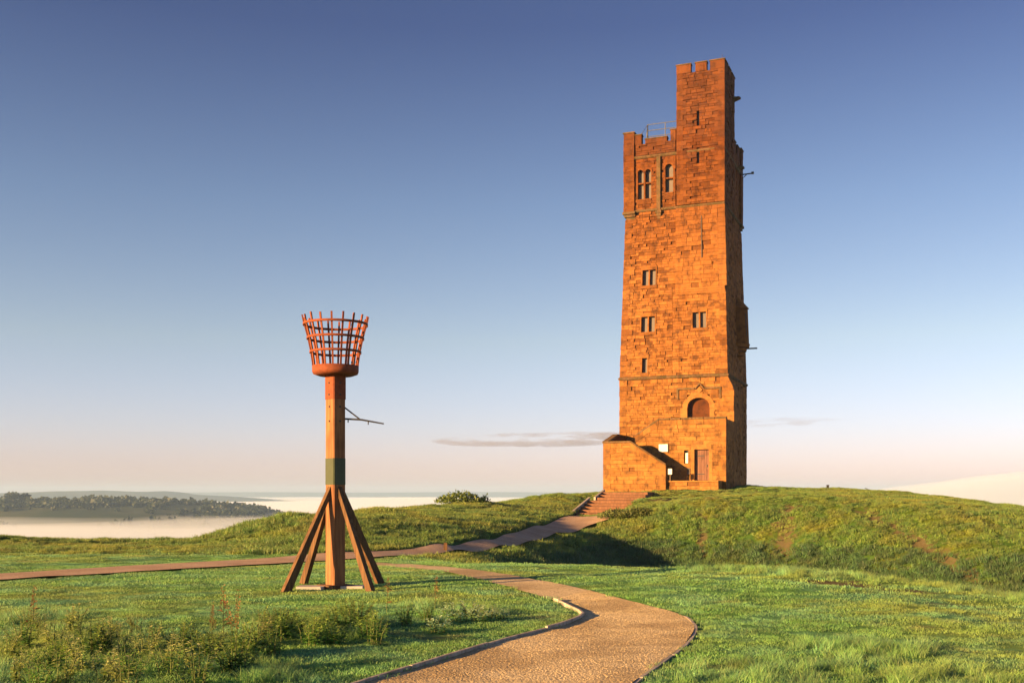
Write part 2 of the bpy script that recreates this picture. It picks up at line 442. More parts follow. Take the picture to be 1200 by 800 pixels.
def micro(x, y):
    """hummocks: gentle on the mown turf, stronger on the banks"""
    y2 = np.clip((y-26)/14, 0, 1)
    lf = np.clip((-6-x)/6, 0, 1)*np.clip((y-31)/4, 0, 1)
    return lf*fbm(x*.55+3, y*.4, 3)*.45 + fbm(x*.35, y*.35, 3)*(.10+.22*y2) + fbm(x*1.6+9, y*1.6, 3)*(.06+.14*y2)

def hit(px, py, d0=6.0, d1=110.0):
    ds = np.linspace(d0, d1, 2400)
    xs = (px-600)*ds/F; zs = EYE-(py-HZ)*ds/F
    h = H0(xs, ds)
    i = np.argmax(zs < h)
    d = ds[i] if zs[i] < h[i] else 75.0
    return ((px-600)*d/F, d)

def resample(pts, n):
    p = np.array(pts, float); s = np.r_[0, np.cumsum(np.hypot(*np.diff(p, axis=0).T))]
    t = np.linspace(0, s[-1], n); q = np.stack([np.interp(t, s, p[:, 0]), np.interp(t, s, p[:, 1])], 1)
    for _ in range(3): q[1:-1] = (q[:-2]+2*q[1:-1]+q[2:])/4
    return q
def inside(poly, x, y):
    c = np.zeros(x.shape, bool); n = len(poly); j = n-1
    for i in range(n):
        xi, yi = poly[i]; xj, yj = poly[j]
        cond = ((yi > y) != (yj > y))
        with np.errstate(divide='ignore', invalid='ignore'):
            c ^= cond & (x < (xj-xi)*(y-yi)/(yj-yi+1e-12)+xi)
        j = i
    return c
def segdist(pl, x, y):
    d = np.full(x.shape, 1e9)
    for a, b in zip(pl[:-1], pl[1:]):
        ab = b-a; t = np.clip(((x-a[0])*ab[0]+(y-a[1])*ab[1])/(ab@ab+1e-12), 0, 1)
        d = np.minimum(d, np.hypot(x-a[0]-t*ab[0], y-a[1]-t*ab[1]))
    return d

LP = [(250, 860), (430, 800), (520, 772), (600, 748), (660, 733), (690, 721), (656, 705), (600, 688), (560, 677), (520, 669), (470, 664), (420, 661)]
RP = [(690, 860), (738, 800), (775, 775), (803, 753), (816, 736), (806, 722), (770, 711), (720, 699), (660, 685), (600, 673), (540, 665), (480, 660.5), (425, 657.5)]
near_L = resample([hit(*p) for p in LP], 90); near_R = resample([hit(*p) for p in RP], 90)
LT = [(-120, 681), (0, 673), (150, 664), (300, 655.5), (420, 647), (500, 641), (560, 633), (620, 619), (655, 608), (677, 603.5)]
LB = [(-120, 690), (0, 680.5), (150, 671), (330, 661), (430, 654.5), (520, 648.5), (580, 642), (640, 630), (690, 615), (722, 605)]
far_L = resample([hit(*p) for p in LT], 110); far_R = resample([hit(*p) for p in LB], 110)
near_poly = np.vstack([near_L, near_R[::-1]]); far_poly = np.vstack([far_L, far_R[::-1]])
def path_mask(x, y, grow=0.0):
    m = np.zeros(x.shape, bool)
    for poly, a, b in ((near_poly, near_L, near_R), (far_poly, far_L, far_R)):
        bx = (x > poly[:, 0].min()-1) & (x < poly[:, 0].max()+1) & (y > poly[:, 1].min()-1) & (y < poly[:, 1].max()+1)
        if not bx.any(): continue
        xx, yy = x[bx], y[bx]
        ins = inside(poly, xx, yy)
        if grow:
            dd = np.minimum(segdist(a, xx, yy), segdist(b, xx, yy))
            ins = (ins | (dd < grow)) if grow > 0 else (ins & (dd > -grow))
        m[bx] |= ins
    return m

# bare trails and scuffed patches: polylines (pixels of the photograph on the ground) with half width
trails = [([(822, 600), (823, 628), (822, 655)], .36, .78), ([(926, 592), (920, 622), (914, 650)], .75, .72), ([(1010, 596), (1060, 622), (1110, 655), (1142, 682)], .55, .72),
          ([(690, 611), (712, 632), (735, 658)], .35, .55), ([(1120, 600), (1160, 612), (1200, 622)], .35, .5),
          ([(960, 680), (1010, 684), (1060, 690)], .55, .9), ([(1080, 705), (1150, 712)], .4, .5),
          ([(790, 583), (850, 580), (880, 578)], 1.9, 1.0), ([(660, 607), (630, 603), (600, 598), (570, 596), (530, 597)], .45, .8), ([(915, 577), (870, 574), (846, 577)], .6, .8)]
trail_w = [(np.array([hit(*p) for p in pl]), w, s) for pl, w, s in trails]
def earth(x, y):
    e = np.zeros(x.shape)
    for pl, w, s in trail_w:
        e = np.maximum(e, s*np.clip(1.25-segdist(pl, x, y)/w, 0, 1))
    return e

STEP_A, STEP_B = np.array(P(673, 604.5, 60)[:2]), np.array(P(712, 583, 69)[:2])   # left edge of the steps
def step_zone(x, y):
    d = STEP_B-STEP_A; L = np.hypot(*d); d = d/L; nrm = np.array([d[1], -d[0]])
    s = (x-STEP_A[0])*d[0]+(y-STEP_A[1])*d[1]; t = (x-STEP_A[0])*nrm[0]+(y-STEP_A[1])*nrm[1]
    return s, t, L

TW_O = np.array([15.15, 75.0]); TW_A = R(22.0); TW_Z = 2.0     # tower: near corner, turn, base height
ex_ = np.array([math.cos(TW_A), -math.sin(TW_A)]); ey_ = np.array([math.sin(TW_A), math.cos(TW_A)])
def tower_local(x, y):
    dx, dy = x-TW_O[0], y-TW_O[1]; return dx*ex_[0]+dy*ex_[1], dx*ey_[0]+dy*ey_[1]

def H(x, y):
    x = np.asarray(x, float); y = np.asarray(y, float)
    return H0(x, y)
def ground_z(x, y):
    """surface of the turf with hummocks, sunk under paths"""
    x = np.atleast_1d(np.asarray(x, float)); y = np.atleast_1d(np.asarray(y, float))
    z = H0(x, y)
    near = path_mask(x, y, .12)
    s, t, L = step_zone(x, y)
    st = (s > -.3) & (s < L+.4) & (t > -.15) & (t < 2.9)
    pd = np.full(x.shape, 9.0); bx = (x > -32) & (x < 20) & (y > 4) & (y < 66)
    for pl in (near_L, near_R, far_L, far_R): pd[bx] = np.minimum(pd[bx], segdist(pl[::3], x[bx], y[bx]))
    m = np.where(near, 0, micro(x, y)*np.clip((pd-.1)/1.2, 0, 1)**.8)
    eb = (np.abs(x) < 34) & (y > 5) & (y < 90)
    if eb.any(): m[eb] -= .16*earth(x[eb], y[eb])*np.clip((y[eb]-20)/10, .2, 1)
    z = z + m - np.where(near, .03, 0) - np.where(st, .35, 0)
    return z
def gz(x, y): return float(ground_z([x], [y])[0])

def axis(lo, hi, step, far, n):
    a = np.arange(lo, hi+1e-6, step); g = np.geomspace(step*1.3, far, n)
    return np.r_[lo-np.cumsum(g)[::-1]*1.0, a, hi+np.cumsum(g)]
gx = axis(-30, 32, .22, 1700, 34); gy = axis(5, 82, .22, 1700, 34)
GX, GY = np.meshgrid(gx, gy)
GZ = ground_z(GX.ravel(), GY.ravel()).reshape(GX.shape)
ground = grid_mesh('ground', np.stack([GX.ravel(), GY.ravel(), GZ.ravel()], 1), len(gx), len(gy), M['ground'])
ea = ground.data.attributes.new('earth', 'FLOAT', 'POINT')
er = np.zeros(GX.size); _c = (np.abs(GX.ravel()) < 34) & (GY.ravel() > 5) & (GY.ravel() < 90)
er[_c] = earth(GX.ravel()[_c], GY.ravel()[_c]); ea.data.foreach_set('value', er.astype(np.float32))
ma = ground.data.attributes.new('meadow', 'FLOAT', 'POINT')      # rough meadow grows on the banks, short lawn on the plateau
ma.data.foreach_set('value', np.clip((GY.ravel()-27)/4, 0, 1).astype(np.float32))
tag(ground, kind='structure')

def ribbon(name, a, b, mat, n=10, dz=.0):
    k = len(a); V = []
    for i in range(k):
        for j in range(n):
            t = j/(n-1); p = a[i]*(1-t)+b[i]*t
            V.append((p[0], p[1], 0))
    V = np.array(V); V[:, 2] = H0(V[:, 0], V[:, 1]) + dz + fbm(V[:, 0]*1.2, V[:, 1]*1.2, 3)*.035
    o = grid_mesh(name, V, n, k, mat); return tag(o, kind='structure')
path_near = ribbon('gravel_path', near_R, near_L, M['path'], 14)
path_far = ribbon('footpath', far_L, far_R, M['path2'], 10, .03)

# ------------------------------------------------------------------ far country: hills, woods, fog, haze, cloud
def ridge(name, prof, d, depth, mat, base=-112.0, rough=0.0, nseg=90):
    """a hill whose crest follows the given (pixel, row) profile at distance d, with real depth front and back"""
    px = np.array([p[0] for p in prof], float); py = np.array([p[1] for p in prof], float)
    xs = np.linspace(px[0], px[-1], nseg); top = np.interp(xs, px, py)
    nv = 15; V = np.zeros((nv, nseg, 3))
    for j in range(nv):
        t = -1+2*j/(nv-1)
        X = (xs-600)*d/F; Y = d + t*depth + 0*X
        zt = EYE-(top-HZ)*d/F
        f = (1-abs(t))**.8 if abs(t) < 1 else 0
        Z = base+(zt-base)*np.sin(f*math.pi/2) + fbm(X*.01+j*.3, Y*.01, 4)*rough*(f*(1-f)*4+.15)
        V[j] = np.stack([X, Y, Z], 1)
    return tag(grid_mesh(name, V.reshape(-1, 3), nseg, nv, mat), kind='structure'), V
RD = 1250.0
hill_ob, HV = ridge('hill', [(-420, 586), (-200, 585), (0, 587), (60, 588), (130, 586), (190, 589), (250, 592), (300, 596), (335, 603), (350, 612), (365, 640)], RD, 330, M['hill'], -60, 10, 120)
ridge('far_hills', [(-500, 579), (-200, 577), (0, 578), (60, 575.5), (120, 574.5), (165, 576), (195, 575), (218, 578.5), (260, 581), (420, 592)], 4200, 700, M['farhill'], -70, 8)
ridge('distant_hills', [(-1500, 577), (-300, 577.5), (150, 577), (300, 576.2), (420, 576.8), (560, 576.0), (700, 577), (900, 574.5), (1000, 573.5), (1200, 573.5), (1600, 575), (2600, 577)], 8200, 800, M['farhill'], -80, 10, 160)

# woodland that covers the hill in one mass
def blob_leaf_cloud(c, rx, rz, n, size, rg):
    V = []; 
    th = rg.random(n)*2*np.pi; u = rg.random(n)*2-1; r = (.55+.45*rg.random(n))
    d = np.stack([np.cos(th)*np.sqrt(1-u*u), np.sin(th)*np.sqrt(1-u*u), u], 1)
    p = c + d*np.array([rx, rx, rz])*r[:, None]
    a = rg.normal(size=(n, 3)); a /= np.linalg.norm(a, axis=1)[:, None]
    b = np.cross(a, rg.normal(size=(n, 3))); b /= np.linalg.norm(b, axis=1)[:, None]
    s = size*(.6+.8*rg.random(n))[:, None]
    q = np.stack([p-a*s, p+b*s*.7, p+a*s, p-b*s*.7], 1)
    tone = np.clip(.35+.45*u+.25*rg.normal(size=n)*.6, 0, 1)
    return q.reshape(-1, 3), tone
Vs, Ts = [], []
nv_, ns_ = HV.shape[:2]
for k in range(1900):
    j = rng.uniform(1.5, 9.5); i = rng.uniform(0, ns_-2)
    if k < 1300: j = rng.uniform(3.6, 7.5)
    ji, ii = int(j), int(i); p = HV[ji, ii]*(1-(j-ji)) + HV[min(ji+1, nv_-1), ii]*(j-ji); p = p + (HV[ji, ii+1]-HV[ji, ii])*(i-ii)
    if vnoise(np.array([p[0]*.012]), np.array([p[1]*.012]))[0] < .36 and k > 420: continue
    h = rng.uniform(1.6, 3.2)*rng.uniform(1.0, 2.6)
    q, t = blob_leaf_cloud(p+np.array([0, 0, h*.35]), h*rng.uniform(.7, 1.1), h*.62, 26, h*.40, rng)
    Vs.append(q); Ts.append(t)
Vw = np.vstack(Vs); Tw = np.hstack(Ts)
wood = bpy.data.objects.new('woodland', raw_mesh('woodland', Vw, np.arange(len(Vw)).reshape(-1, 4), M['tree'], Tw)); C.objects.link(wood)
tag(wood, 'dark wood covering the ridge that rises out of the fog', 'woodland', kind='stuff')

def far_tree(px, py_base, d, h, w, label):
    x, y, z = P(px, py_base, d)
    t = empty('tree', (x, y, z-3)); tag(t, label, 'tree')
    MB().tube([(0, 0, 0), (.3, 0, h*.3), (0, .2, h*.6)], [.7, .5, .25], 7).build('trunk', M['bark'], t)
    V, T = [], []
    for k in range(16):
        a = rng.uniform(0, 6.28); rr = w*.33*math.sqrt(rng.random())
        q, tt = blob_leaf_cloud(np.array([rr*math.cos(a), rr*math.sin(a), 3+h*rng.uniform(.35, .74)]), w*.26, h*.24, 55, h*.085, rng)
        V.append(q); T.append(tt)
    V = np.vstack(V)
    c = bpy.data.objects.new('crown', raw_mesh('crown', V, np.arange(len(V)).reshape(-1, 4), M['tree'], np.hstack(T))); C.objects.link(c); c.parent = t
far_tree(14, 588, RD-20, 12.5, 19, 'broad round tree at the end of the misty ridge')
far_tree(29, 588.5, RD-5, 12, 17, 'round tree joined to the broad tree on the misty ridge')

# fog that fills the valley: a closed body with a billowing top
def fog_body(name, xs, ys, topf, bottom, mat):
    X, Y = np.meshgrid(xs, ys); Zt = topf(X, Y)
    nu, nv = len(xs), len(ys)
    top = np.stack([X.ravel(), Y.ravel(), Zt.ravel()], 1); bot = np.stack([X.ravel(), Y.ravel(), np.full(X.size, bottom)], 1)
    V = np.vstack([top, bot]); n = nu*nv
    i = np.arange((nv-1)*(nu-1)); a = (i//(nu-1))*nu + i % (nu-1)
    Ft = np.stack([a, a+1, a+nu+1, a+nu], 1); Fb = Ft[:, ::-1]+n
    e = []
    for k in range(nu-1):
        e.append((k+1, k, n+k, n+k+1)); q = (nv-1)*nu; e.append((q+k, q+k+1, n+q+k+1, n+q+k))
    for k in range(nv-1):
        e.append((k*nu, (k+1)*nu, n+(k+1)*nu, n+k*nu)); e.append(((k+1)*nu+nu-1, k*nu+nu-1, n+k*nu+nu-1, n+(k+1)*nu+nu-1))
    me = raw_mesh(name, V, np.vstack([Ft, Fb, np.array(e)]), mat)
    o = bpy.data.objects.new(name, me); C.objects.link(o); return o
def fog_top(X, Y):
    z = -24 + fbm(X*.004, Y*.004, 4)*16 + fbm(X*.0011+3, Y*.0011, 3)*14
    bx = (1250-600)/F*2400
    z = z + 84*np.exp(-((X-bx)/430)**2 - ((Y-2400)/300)**2)*(1+.5*fbm(X*.006, Y*.006, 3))
    z = z + 14*np.exp(-((X-(480-600)/F*2600)/260)**2 - ((Y-2600)/260)**2)
    return np.minimum(z, 55)
fx = np.linspace(-3800, 3800, 190); fy = np.r_[np.linspace(-900, 3400, 150), np.linspace(3480, 8900, 30)]
M['fog'] = make_vol('fog_volume', (.74, .86, 1.0), .0055)
fog = fog_body('fog', fx, fy, fog_top, -106, M['fog'])
tag(fog, 'white morning fog filling the valley below the hill', 'fog', kind='stuff')

M['haze'] = make_vol('haze_volume', (.42, .66, 1.0), .00016)
hz = MB().box(-9500, 9500, -2500, 9600, -110.5, 58).build('haze', M['haze'])
tag(hz, 'thin blue morning haze over the whole valley', 'haze', kind='stuff')

# thin stratus streaks, well above the haze
def cloud(px0, px1, py, d, thick, depth, seed, label, dens):
    nu, nv = 90, 40
    xs = np.linspace((px0-600)*d/F, (px1-600)*d/F, nu); ys = np.linspace(d-depth, d+depth, nv)
    X, Y = np.meshgrid(xs, ys); u = (X-xs[0])/(xs[-1]-xs[0])*2-1; v = (Y-d)/depth
    body = np.clip(1-u**2-v**2, 0, 1)**.7*np.clip(.30+3.2*fbm(u*2.2+seed, v*2+seed*3, 5)+1.6*fbm(u*7+seed, v*16, 4), 0, 2)
    zc = EYE-(py-HZ)*d/F + u*thick*.12*1.0
    th = np.maximum(body*thick, .2)
    top = np.stack([X.ravel(), Y.ravel(), (zc+th*.6).ravel()], 1); bot = np.stack([X.ravel(), Y.ravel(), (zc-th*.4).ravel()], 1)
    n = nu*nv; V = np.vstack([top, bot]); i = np.arange((nv-1)*(nu-1)); a = (i//(nu-1))*nu+i % (nu-1)
    Ft = np.stack([a, a+1, a+nu+1, a+nu], 1); Fb = Ft[:, ::-1]+n; e = []
    for k in range(nu-1):
        e.append((k+1, k, n+k, n+k+1)); q = (nv-1)*nu; e.append((q+k, q+k+1, n+q+k+1, n+q+k))
    for k in range(nv-1):
        e.append((k*nu, (k+1)*nu, n+(k+1)*nu, n+k*nu)); e.append(((k+1)*nu+nu-1, k*nu+nu-1, n+k*nu+nu-1, n+(k+1)*nu+nu-1))
    o = bpy.data.objects.new('cloud', raw_mesh('cloud', V, np.vstack([Ft, Fb, np.array(e)]), make_vol('cloud_volume', (.30, .31, .40), dens))); C.objects.link(o)
    tag(o, label, 'cloud')
cloud(505, 770, 516, 7000, 75, 900, 1.3, 'long thin grey cloud streak low in the sky left of the tower', .0026)
cloud(835, 985, 495, 7400, 34, 500, 4.1, 'faint small cloud streak low in the sky right of the tower', .0010)

# ------------------------------------------------------------------ stone tower
tower = empty('stone_tower', (TW_O[0], TW_O[1], TW_Z), -TW_A)
tag(tower, 'tall square sandstone tower with battlements and a higher corner stair turret on the grassy mound', 'tower')
TL = 7.85                      # side of the square at the base; local x to the right, y to the back, front face at y=0, right face at x=0
BAT0, BAT1, H_S1, H_S2, H_S3, H_TOP = 0.0, .36, 8.0, 20.2, 24.1, 30.2
def inset(h): return np.interp(h, [-2, 8.0, 20.2, 40], [0, 0.0, .36, .40])
# faces: (s, h, o) -> local point; s from left to right seen from outside, o outwards
def f_front(s, h, o, e=0): i = inset(h); return (-TL+i+s*(TL-2*i)/TL, i-o, h)
def f_right(s, h, o, e=0): i = inset(h); return (-i+o, i+s*(TL-2*i)/TL, h)
def f_back(s, h, o, e=0): i = inset(h); return (-i-s*(TL-2*i)/TL, TL-i+o, h)
def f_left(s, h, o, e=0): i = inset(h); return (-TL+i-o, TL-i-s*(TL-2*i)/TL, h)

ALL_STONES = []    # (visible size, kind, MB)
def stone(fn, s0, s1, h0, h1, o, tone, depth=.42, ch=.014, rag=.0):
    """one dressed block: chamfered front, sides running back into the wall"""
    m = MB(); c = ch
    def r_(): return random.uniform(-rag, rag)
    fr = [(s0+c+r_(), h0+c+r_()), (s1-c+r_(), h0+c+r_()), (s1-c+r_(), h1-c+r_()), (s0+c+r_(), h1-c+r_())]
    md = [(s0, h0), (s1, h0), (s1, h1), (s0, h1)]
    n = 0
    m.v += [fn(a, b, o) for a, b in fr] + [fn(a, b, o-.028) for a, b in md] + [fn(a, b, o-depth) for a, b in md]
    m.f.append((0, 1, 2, 3))
    for k in range(4):
        j = (k+1) % 4
        m.f.append((k, 4+k, 4+j, j)); m.f.append((4+k, 8+k, 8+j, 4+j))
    m.t = [tone]*len(m.f)
    return m
def emit(m, size, seen, mat='stone'):
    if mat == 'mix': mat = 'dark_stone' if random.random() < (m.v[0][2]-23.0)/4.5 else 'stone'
    ALL_STONES.append((size if seen else 0, mat, m))

def courses(fn, s0, s1, h0, h1, holes=(), ch=(.15, .28), ln=(.22, .75), rough=.028, dark=.11, seen=True, off=0.0, depth=.42, mat='stone', tone=(.45, .95), rag=.006, slope=None):
    h = h0; row = 0
    while h < h1-1e-6:
        c = random.uniform(*ch)
        if h+c > h1-.12: c = h1-h
        iv = [(s0, s1)]
        lim = slope
        for a0, a1, b0, b1 in holes:
            ov = min(h+c, b1)-max(h, b0)
            if ov > .25*c:
                nx = []
                for p, q in iv:
                    if a1 <= p or a0 >= q: nx.append((p, q)); continue
                    if a0 > p: nx.append((p, a0))
                    if a1 < q: nx.append((a1, q))
                iv = nx
        for p, q in iv:
            if lim is not None:
                # keep only where the sloping top lies above this course
                while q-p > .05 and lim((p+q)/2 if q-p < .3 else p+.05) < h+c*.5 and lim(q-.05) > lim(p+.05): p += .1
                while q-p > .05 and lim(q-.05) < h+c*.5 and lim(p+.05) > lim(q-.05): q -= .1
                if q-p < .12: continue
            x = p
            while x < q-1e-6:
                w = random.uniform(*ln)
                if random.random() < .12: w *= 1.5
                if x+w > q-.22: w = q-x
                t = random.uniform(*tone); o = off+random.uniform(-rough, rough)
                if random.random() < dark: t = random.uniform(-.0, .18); o -= random.uniform(.01, .08)
                hh1 = h+c
                if random.random() < .10 and c > .26 and w > .3:      # a block split into two thin ones
                    k = h+c*random.uniform(.4, .6)
                    emit(stone(fn, x, x+w, h, k, o, t, depth, rag=rag), w*.15, seen, mat)
                    emit(stone(fn, x, x+w, k, hh1, off+random.uniform(-rough, rough), random.uniform(*tone), depth, rag=rag), w*.15, seen, mat)
                else:
                    emit(stone(fn, x, x+w, h, hh1, o, t, depth, rag=rag), w*c, seen, mat)
                x += w
        h += c; row += 1

# openings on the front face in s (distance from the left corner at the base): u is distance from the right corner
def U(u): return TL-u
win = {'upper': (U(6.39), U(5.25), 14.7, 15.9), 'mid': (U(6.39), U(5.25), 11.3, 12.5), 'right': (U(2.51), U(1.41), 11.4, 12.6), 'slit': (U(6.26), U(5.76), 8.36, 9.5)}
arch_hole = (U(2.86), U(1.25), 3.6, 6.55)
QW = .45
TUR = U(3.75)      # left edge of the stair turret
fr_holes = [(a-.02, b+.02, c, d) for a, b, c, d in win.values()]
# lower stage, body stage
courses(f_front, QW, TL-QW, -1.2, H_S1-.12, [arch_hole], dark=.19)
courses(f_front, QW, TUR-.2, H_S1+.12, 14.3, fr_holes, dark=.22, rough=.034)
courses(f_front, QW, TUR+.04, 14.3, H_S2-.1, fr_holes, dark=.22, rough=.034)
courses(f_front, TUR-.2, TL-QW, H_S1+.12, 14.3, fr_holes, dark=.13)
for fn, seen in ((f_right, True), (f_back, False), (f_left, False)):
    courses(fn, QW, TL-QW, -1.2, H_S1-.12, seen=seen)
    courses(fn, QW, TL-QW, H_S1+.12, H_S2-.1, [], seen=seen)
# turret strip, slightly proud, of smoother stone
def f_tur(s, h, o, e=0): x, y, z = f_front(s, h, o+.13); return (x, y, z)
courses(f_tur, TUR+.01, TL-QW, 14.3, H_S2-.1, dark=.06, rough=.016, ch=(.24, .36), ln=(.35, .95), tone=(.5, .95))
m = MB(); 
for k in range(3): m.prism([(TUR+.02, 14.3-.14*k), (TL-.02, 14.3-.14*k), (TL-.02, 14.3-.14*(k+1)), (TUR+.02, 14.3-.14*(k+1))], lambda s, h: f_front(s, h, .14-.045*k), lambda s, h: f_front(s, h, -.2), .6)
m.build('turret_corbel', M['ashlar'], tower)
m = MB().prism([(TUR+2.02, 16.4), (TUR+2.08, 16.4), (TUR+2.08, 19.4), (TUR+2.02, 19.4)], lambda s, h: f_tur(s, h, .05), lambda s, h: f_tur(s, h, -.02), .1); m.build('drain_pipe', M['bolt'], tower)

# quoins: alternating long and short blocks wrapping each corner
def quoin_col(c, h0, h1, proud=.02, split=1.0, mat='stone', seen=True, off=0.0, size=(.50, .80)):
    cx, cy = {'fr': (1, 0), 'fl': (0, 0), 'br': (1, 1), 'bl': (0, 1)}[c]
    h = h0; k = 0
    while h < h1-1e-6:
        ch = random.uniform(.30, .44)
        if h+ch > h1-.16: ch = h1-h
        a, b = (size if k % 2 else size[::-1]); a += random.uniform(-.06, .06); b += random.uniform(-.06, .06)
        t = random.uniform(.25, .85) if random.random() > .15 else .1
        o = proud+random.uniform(-.012, .012)+off
        def corner(dx, dy, hh):     # dx/dy inwards from the corner
            i = inset(hh); x = (-i-dx) if cx else (-TL+i+dx); y = (TL-i-dy) if cy else (i+dy); return (x, y, hh)
        m = MB(); g = .012
        ring = lambda z, q: [corner(-o+q, -o+q, z), corner(a, -o+q, z), corner(a, b, z), corner(-o+q, b, z)]
        R0, R1, R2, R3 = ring(h, g+.015), ring(h+g, 0), ring(h+ch-g, 0), ring(h+ch, g+.015)
        m.v = R0+R1+R2+R3
        for q in range(3):
            for j in range(4): m.f.append((q*4+j, q*4+(j+1) % 4, q*4+4+(j+1) % 4, q*4+4+j))
        m.f += [(3, 2, 1, 0), (12, 13, 14, 15)]; m.t = [t]*len(m.f)
        o_ = m.build('quoin', M[mat], tower)
        h += ch; k += 1
quoin_col('fl', -1.2, H_S1-.12); quoin_col('fl', H_S1+.12, H_S2-.55)
quoin_col('fr', H_S1+.12, 14.3); quoin_col('fr', 14.3, H_S2-.1, off=.10, mat='ashlar')
quoin_col('br', -1.2, H_S1-.12); quoin_col('br', H_S1+.12, H_S2-.55); quoin_col('bl', -1.2, H_S2-.55)

# clasping pier at the near corner of the lower stage with a weathered top
def f_pier_f(s, h, o, e=0): return (s, -o, h)                 # front, s = local x
def f_pier_r(s, h, o, e=0): return (.45+o, s, h)
h = -1.2; k = 0
while h < 6.9:
    ch = random.uniform(.28, .42)
    if h+ch > 6.9-.15: ch = 6.9-h
    a = random.choice((.95, 1.2)); t = random.uniform(.25, .85)
    m = MB().cbox(.45-a, .45+random.uniform(-.015, .02), -.03+random.uniform(-.012, .012), random.choice((.9, 1.25)), h, h+ch, .014, t); m.build('quoin', M['stone'], tower)
    h += ch
for k, (w0, w1, h0, h1) in enumerate(((.45, .34, 6.9, 7.25), (.34, .18, 7.25, 7.58), (.18, .03, 7.58, 7.88))):
    MB().hexa([(-.5, -.03, h0), (w0, -.03, h0), (w0, 1.1, h0), (-.5, 1.1, h0), (-.5, -.03, h1), (w1, -.03, h1), (w1, 1.1, h1), (-.5, 1.1, h1)], random.uniform(.3, .7)).build('weathering_stone', M['stone'], tower)

# solid core behind the facing, so that nothing shows through open joints
m = MB(); d_ = .36
for h0, h1 in ((-1.2, 8.0), (8.0, 20.2), (20.2, 25.0)):
    i0, i1 = inset(h0)+d_, inset(h1)+d_
    m.hexa([(-TL+i0, i0, h0), (-i0, i0, h0), (-i0, TL-i0, h0), (-TL+i0, TL-i0, h0), (-TL+i1, i1, h1), (-i1, i1, h1), (-i1, TL-i1, h1), (-TL+i1, TL-i1, h1)], .3)
m.build('core', M['dark_stone'], tower)

# string courses: moulded bands running round the tower
def band(h, hh, proj, name='string_course', mat='coping', lo=None):
    m = MB(); L0 = inset(h)
    a, b, q = -TL+L0, -L0, proj
    prof = [(0, h-hh/2), (q*.55, h-hh/2+.02), (q, h-hh*.05), (q, h+hh*.2), (0, h+hh/2)]
    n = len(prof)
    cs = [(a, L0, -1, -1), (b, L0, 1, -1), (b, TL-L0, 1, 1), (a, TL-L0, -1, 1)]
    for x, y, sx, sy in cs:
        for o, z in prof: m.v.append((x+sx*o, y+sy*o, z))
    for k in range(4):
        for j in range(n-1):
            p, q2 = k*n+j, ((k+1) % 4)*n+j; m.f.append((p, q2, q2+1, p+1)); m.t.append(.5)
    return m.build(name, M[mat], tower)
band(H_S1, .24, .10); band(H_S2, .22, .12)

# upper stage
def inset_c(h): return .36
UP0, UP1 = H_S2+.1, H_S3
def g_front(s, h, o, e=0): i = .36; return (-TL+i+s, i-o, h)          # s from the left corner of the upper stage
def g_right(s, h, o, e=0): i = .36; return (-i+o, i+s, h)
def g_back(s, h, o, e=0): i = .36; return (-i-s, TL-i+o, h)
def g_left(s, h, o, e=0): i = .36; return (-TL+i-o, TL-i-s, h)
UL = TL-.72
def UU(u): return UL-(u-.36)
lan1 = (UU(6.62), UU(5.60), 20.95, 23.35); lan2 = (UU(4.58), UU(3.98), 21.25, 23.55)
TU = UU(3.78)
courses(g_front, .42, TU, UP0, UP1, [lan1, lan2], dark=.10, mat='stone', tone=(.15, .75))
courses(g_right, 3.9, UL-.42, UP0, UP1); courses(g_back, .5, UL-.5, UP0, UP1, seen=False); courses(g_left, .5, UL-.5, UP0, UP1, seen=False)
band(H_S3, .26, .14)
# parapet walls
PAR = 25.05
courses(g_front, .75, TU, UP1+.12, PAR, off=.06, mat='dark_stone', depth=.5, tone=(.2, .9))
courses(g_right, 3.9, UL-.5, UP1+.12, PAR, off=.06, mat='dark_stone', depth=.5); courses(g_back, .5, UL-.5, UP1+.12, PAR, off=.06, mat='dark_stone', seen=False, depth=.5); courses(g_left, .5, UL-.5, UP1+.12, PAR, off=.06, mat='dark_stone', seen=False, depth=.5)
def merlon(fn, s0, s1, h0, h1, dep=.45, off=.06):
    o = MB().hexa([fn(s0, h0, off), fn(s1, h0, off), fn(s1, h0, off-dep), fn(s0, h0, off-dep), fn(s0, h1, off), fn(s1, h1, off), fn(s1, h1, off-dep), fn(s0, h1, off-dep)], random.uniform(.2, .8)).build('merlon', M['dark_stone'], tower)
    a = .05
    MB().hexa([fn(s0-a, h1, off+a), fn(s1+a, h1, off+a), fn(s1+a, h1, off-dep-a), fn(s0-a, h1, off-dep-a), fn(s0-a, h1+.07, off+a), fn(s1+a, h1+.07, off+a), fn(s1+.0, h1+.16, off-dep*.5-a), fn(s0, h1+.16, off-dep*.5-a)], .3).build('coping_stone', M['coping'], o)
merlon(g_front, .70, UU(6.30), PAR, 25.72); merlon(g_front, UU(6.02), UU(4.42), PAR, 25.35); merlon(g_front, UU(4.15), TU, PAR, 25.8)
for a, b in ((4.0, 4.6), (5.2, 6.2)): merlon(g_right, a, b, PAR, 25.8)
for a, b in ((1.2, 2.4), (3.0, 4.2), (4.8, 6.0)): merlon(g_back, a, b, PAR, 25.8); merlon(g_left, a, b, PAR, 25.8)
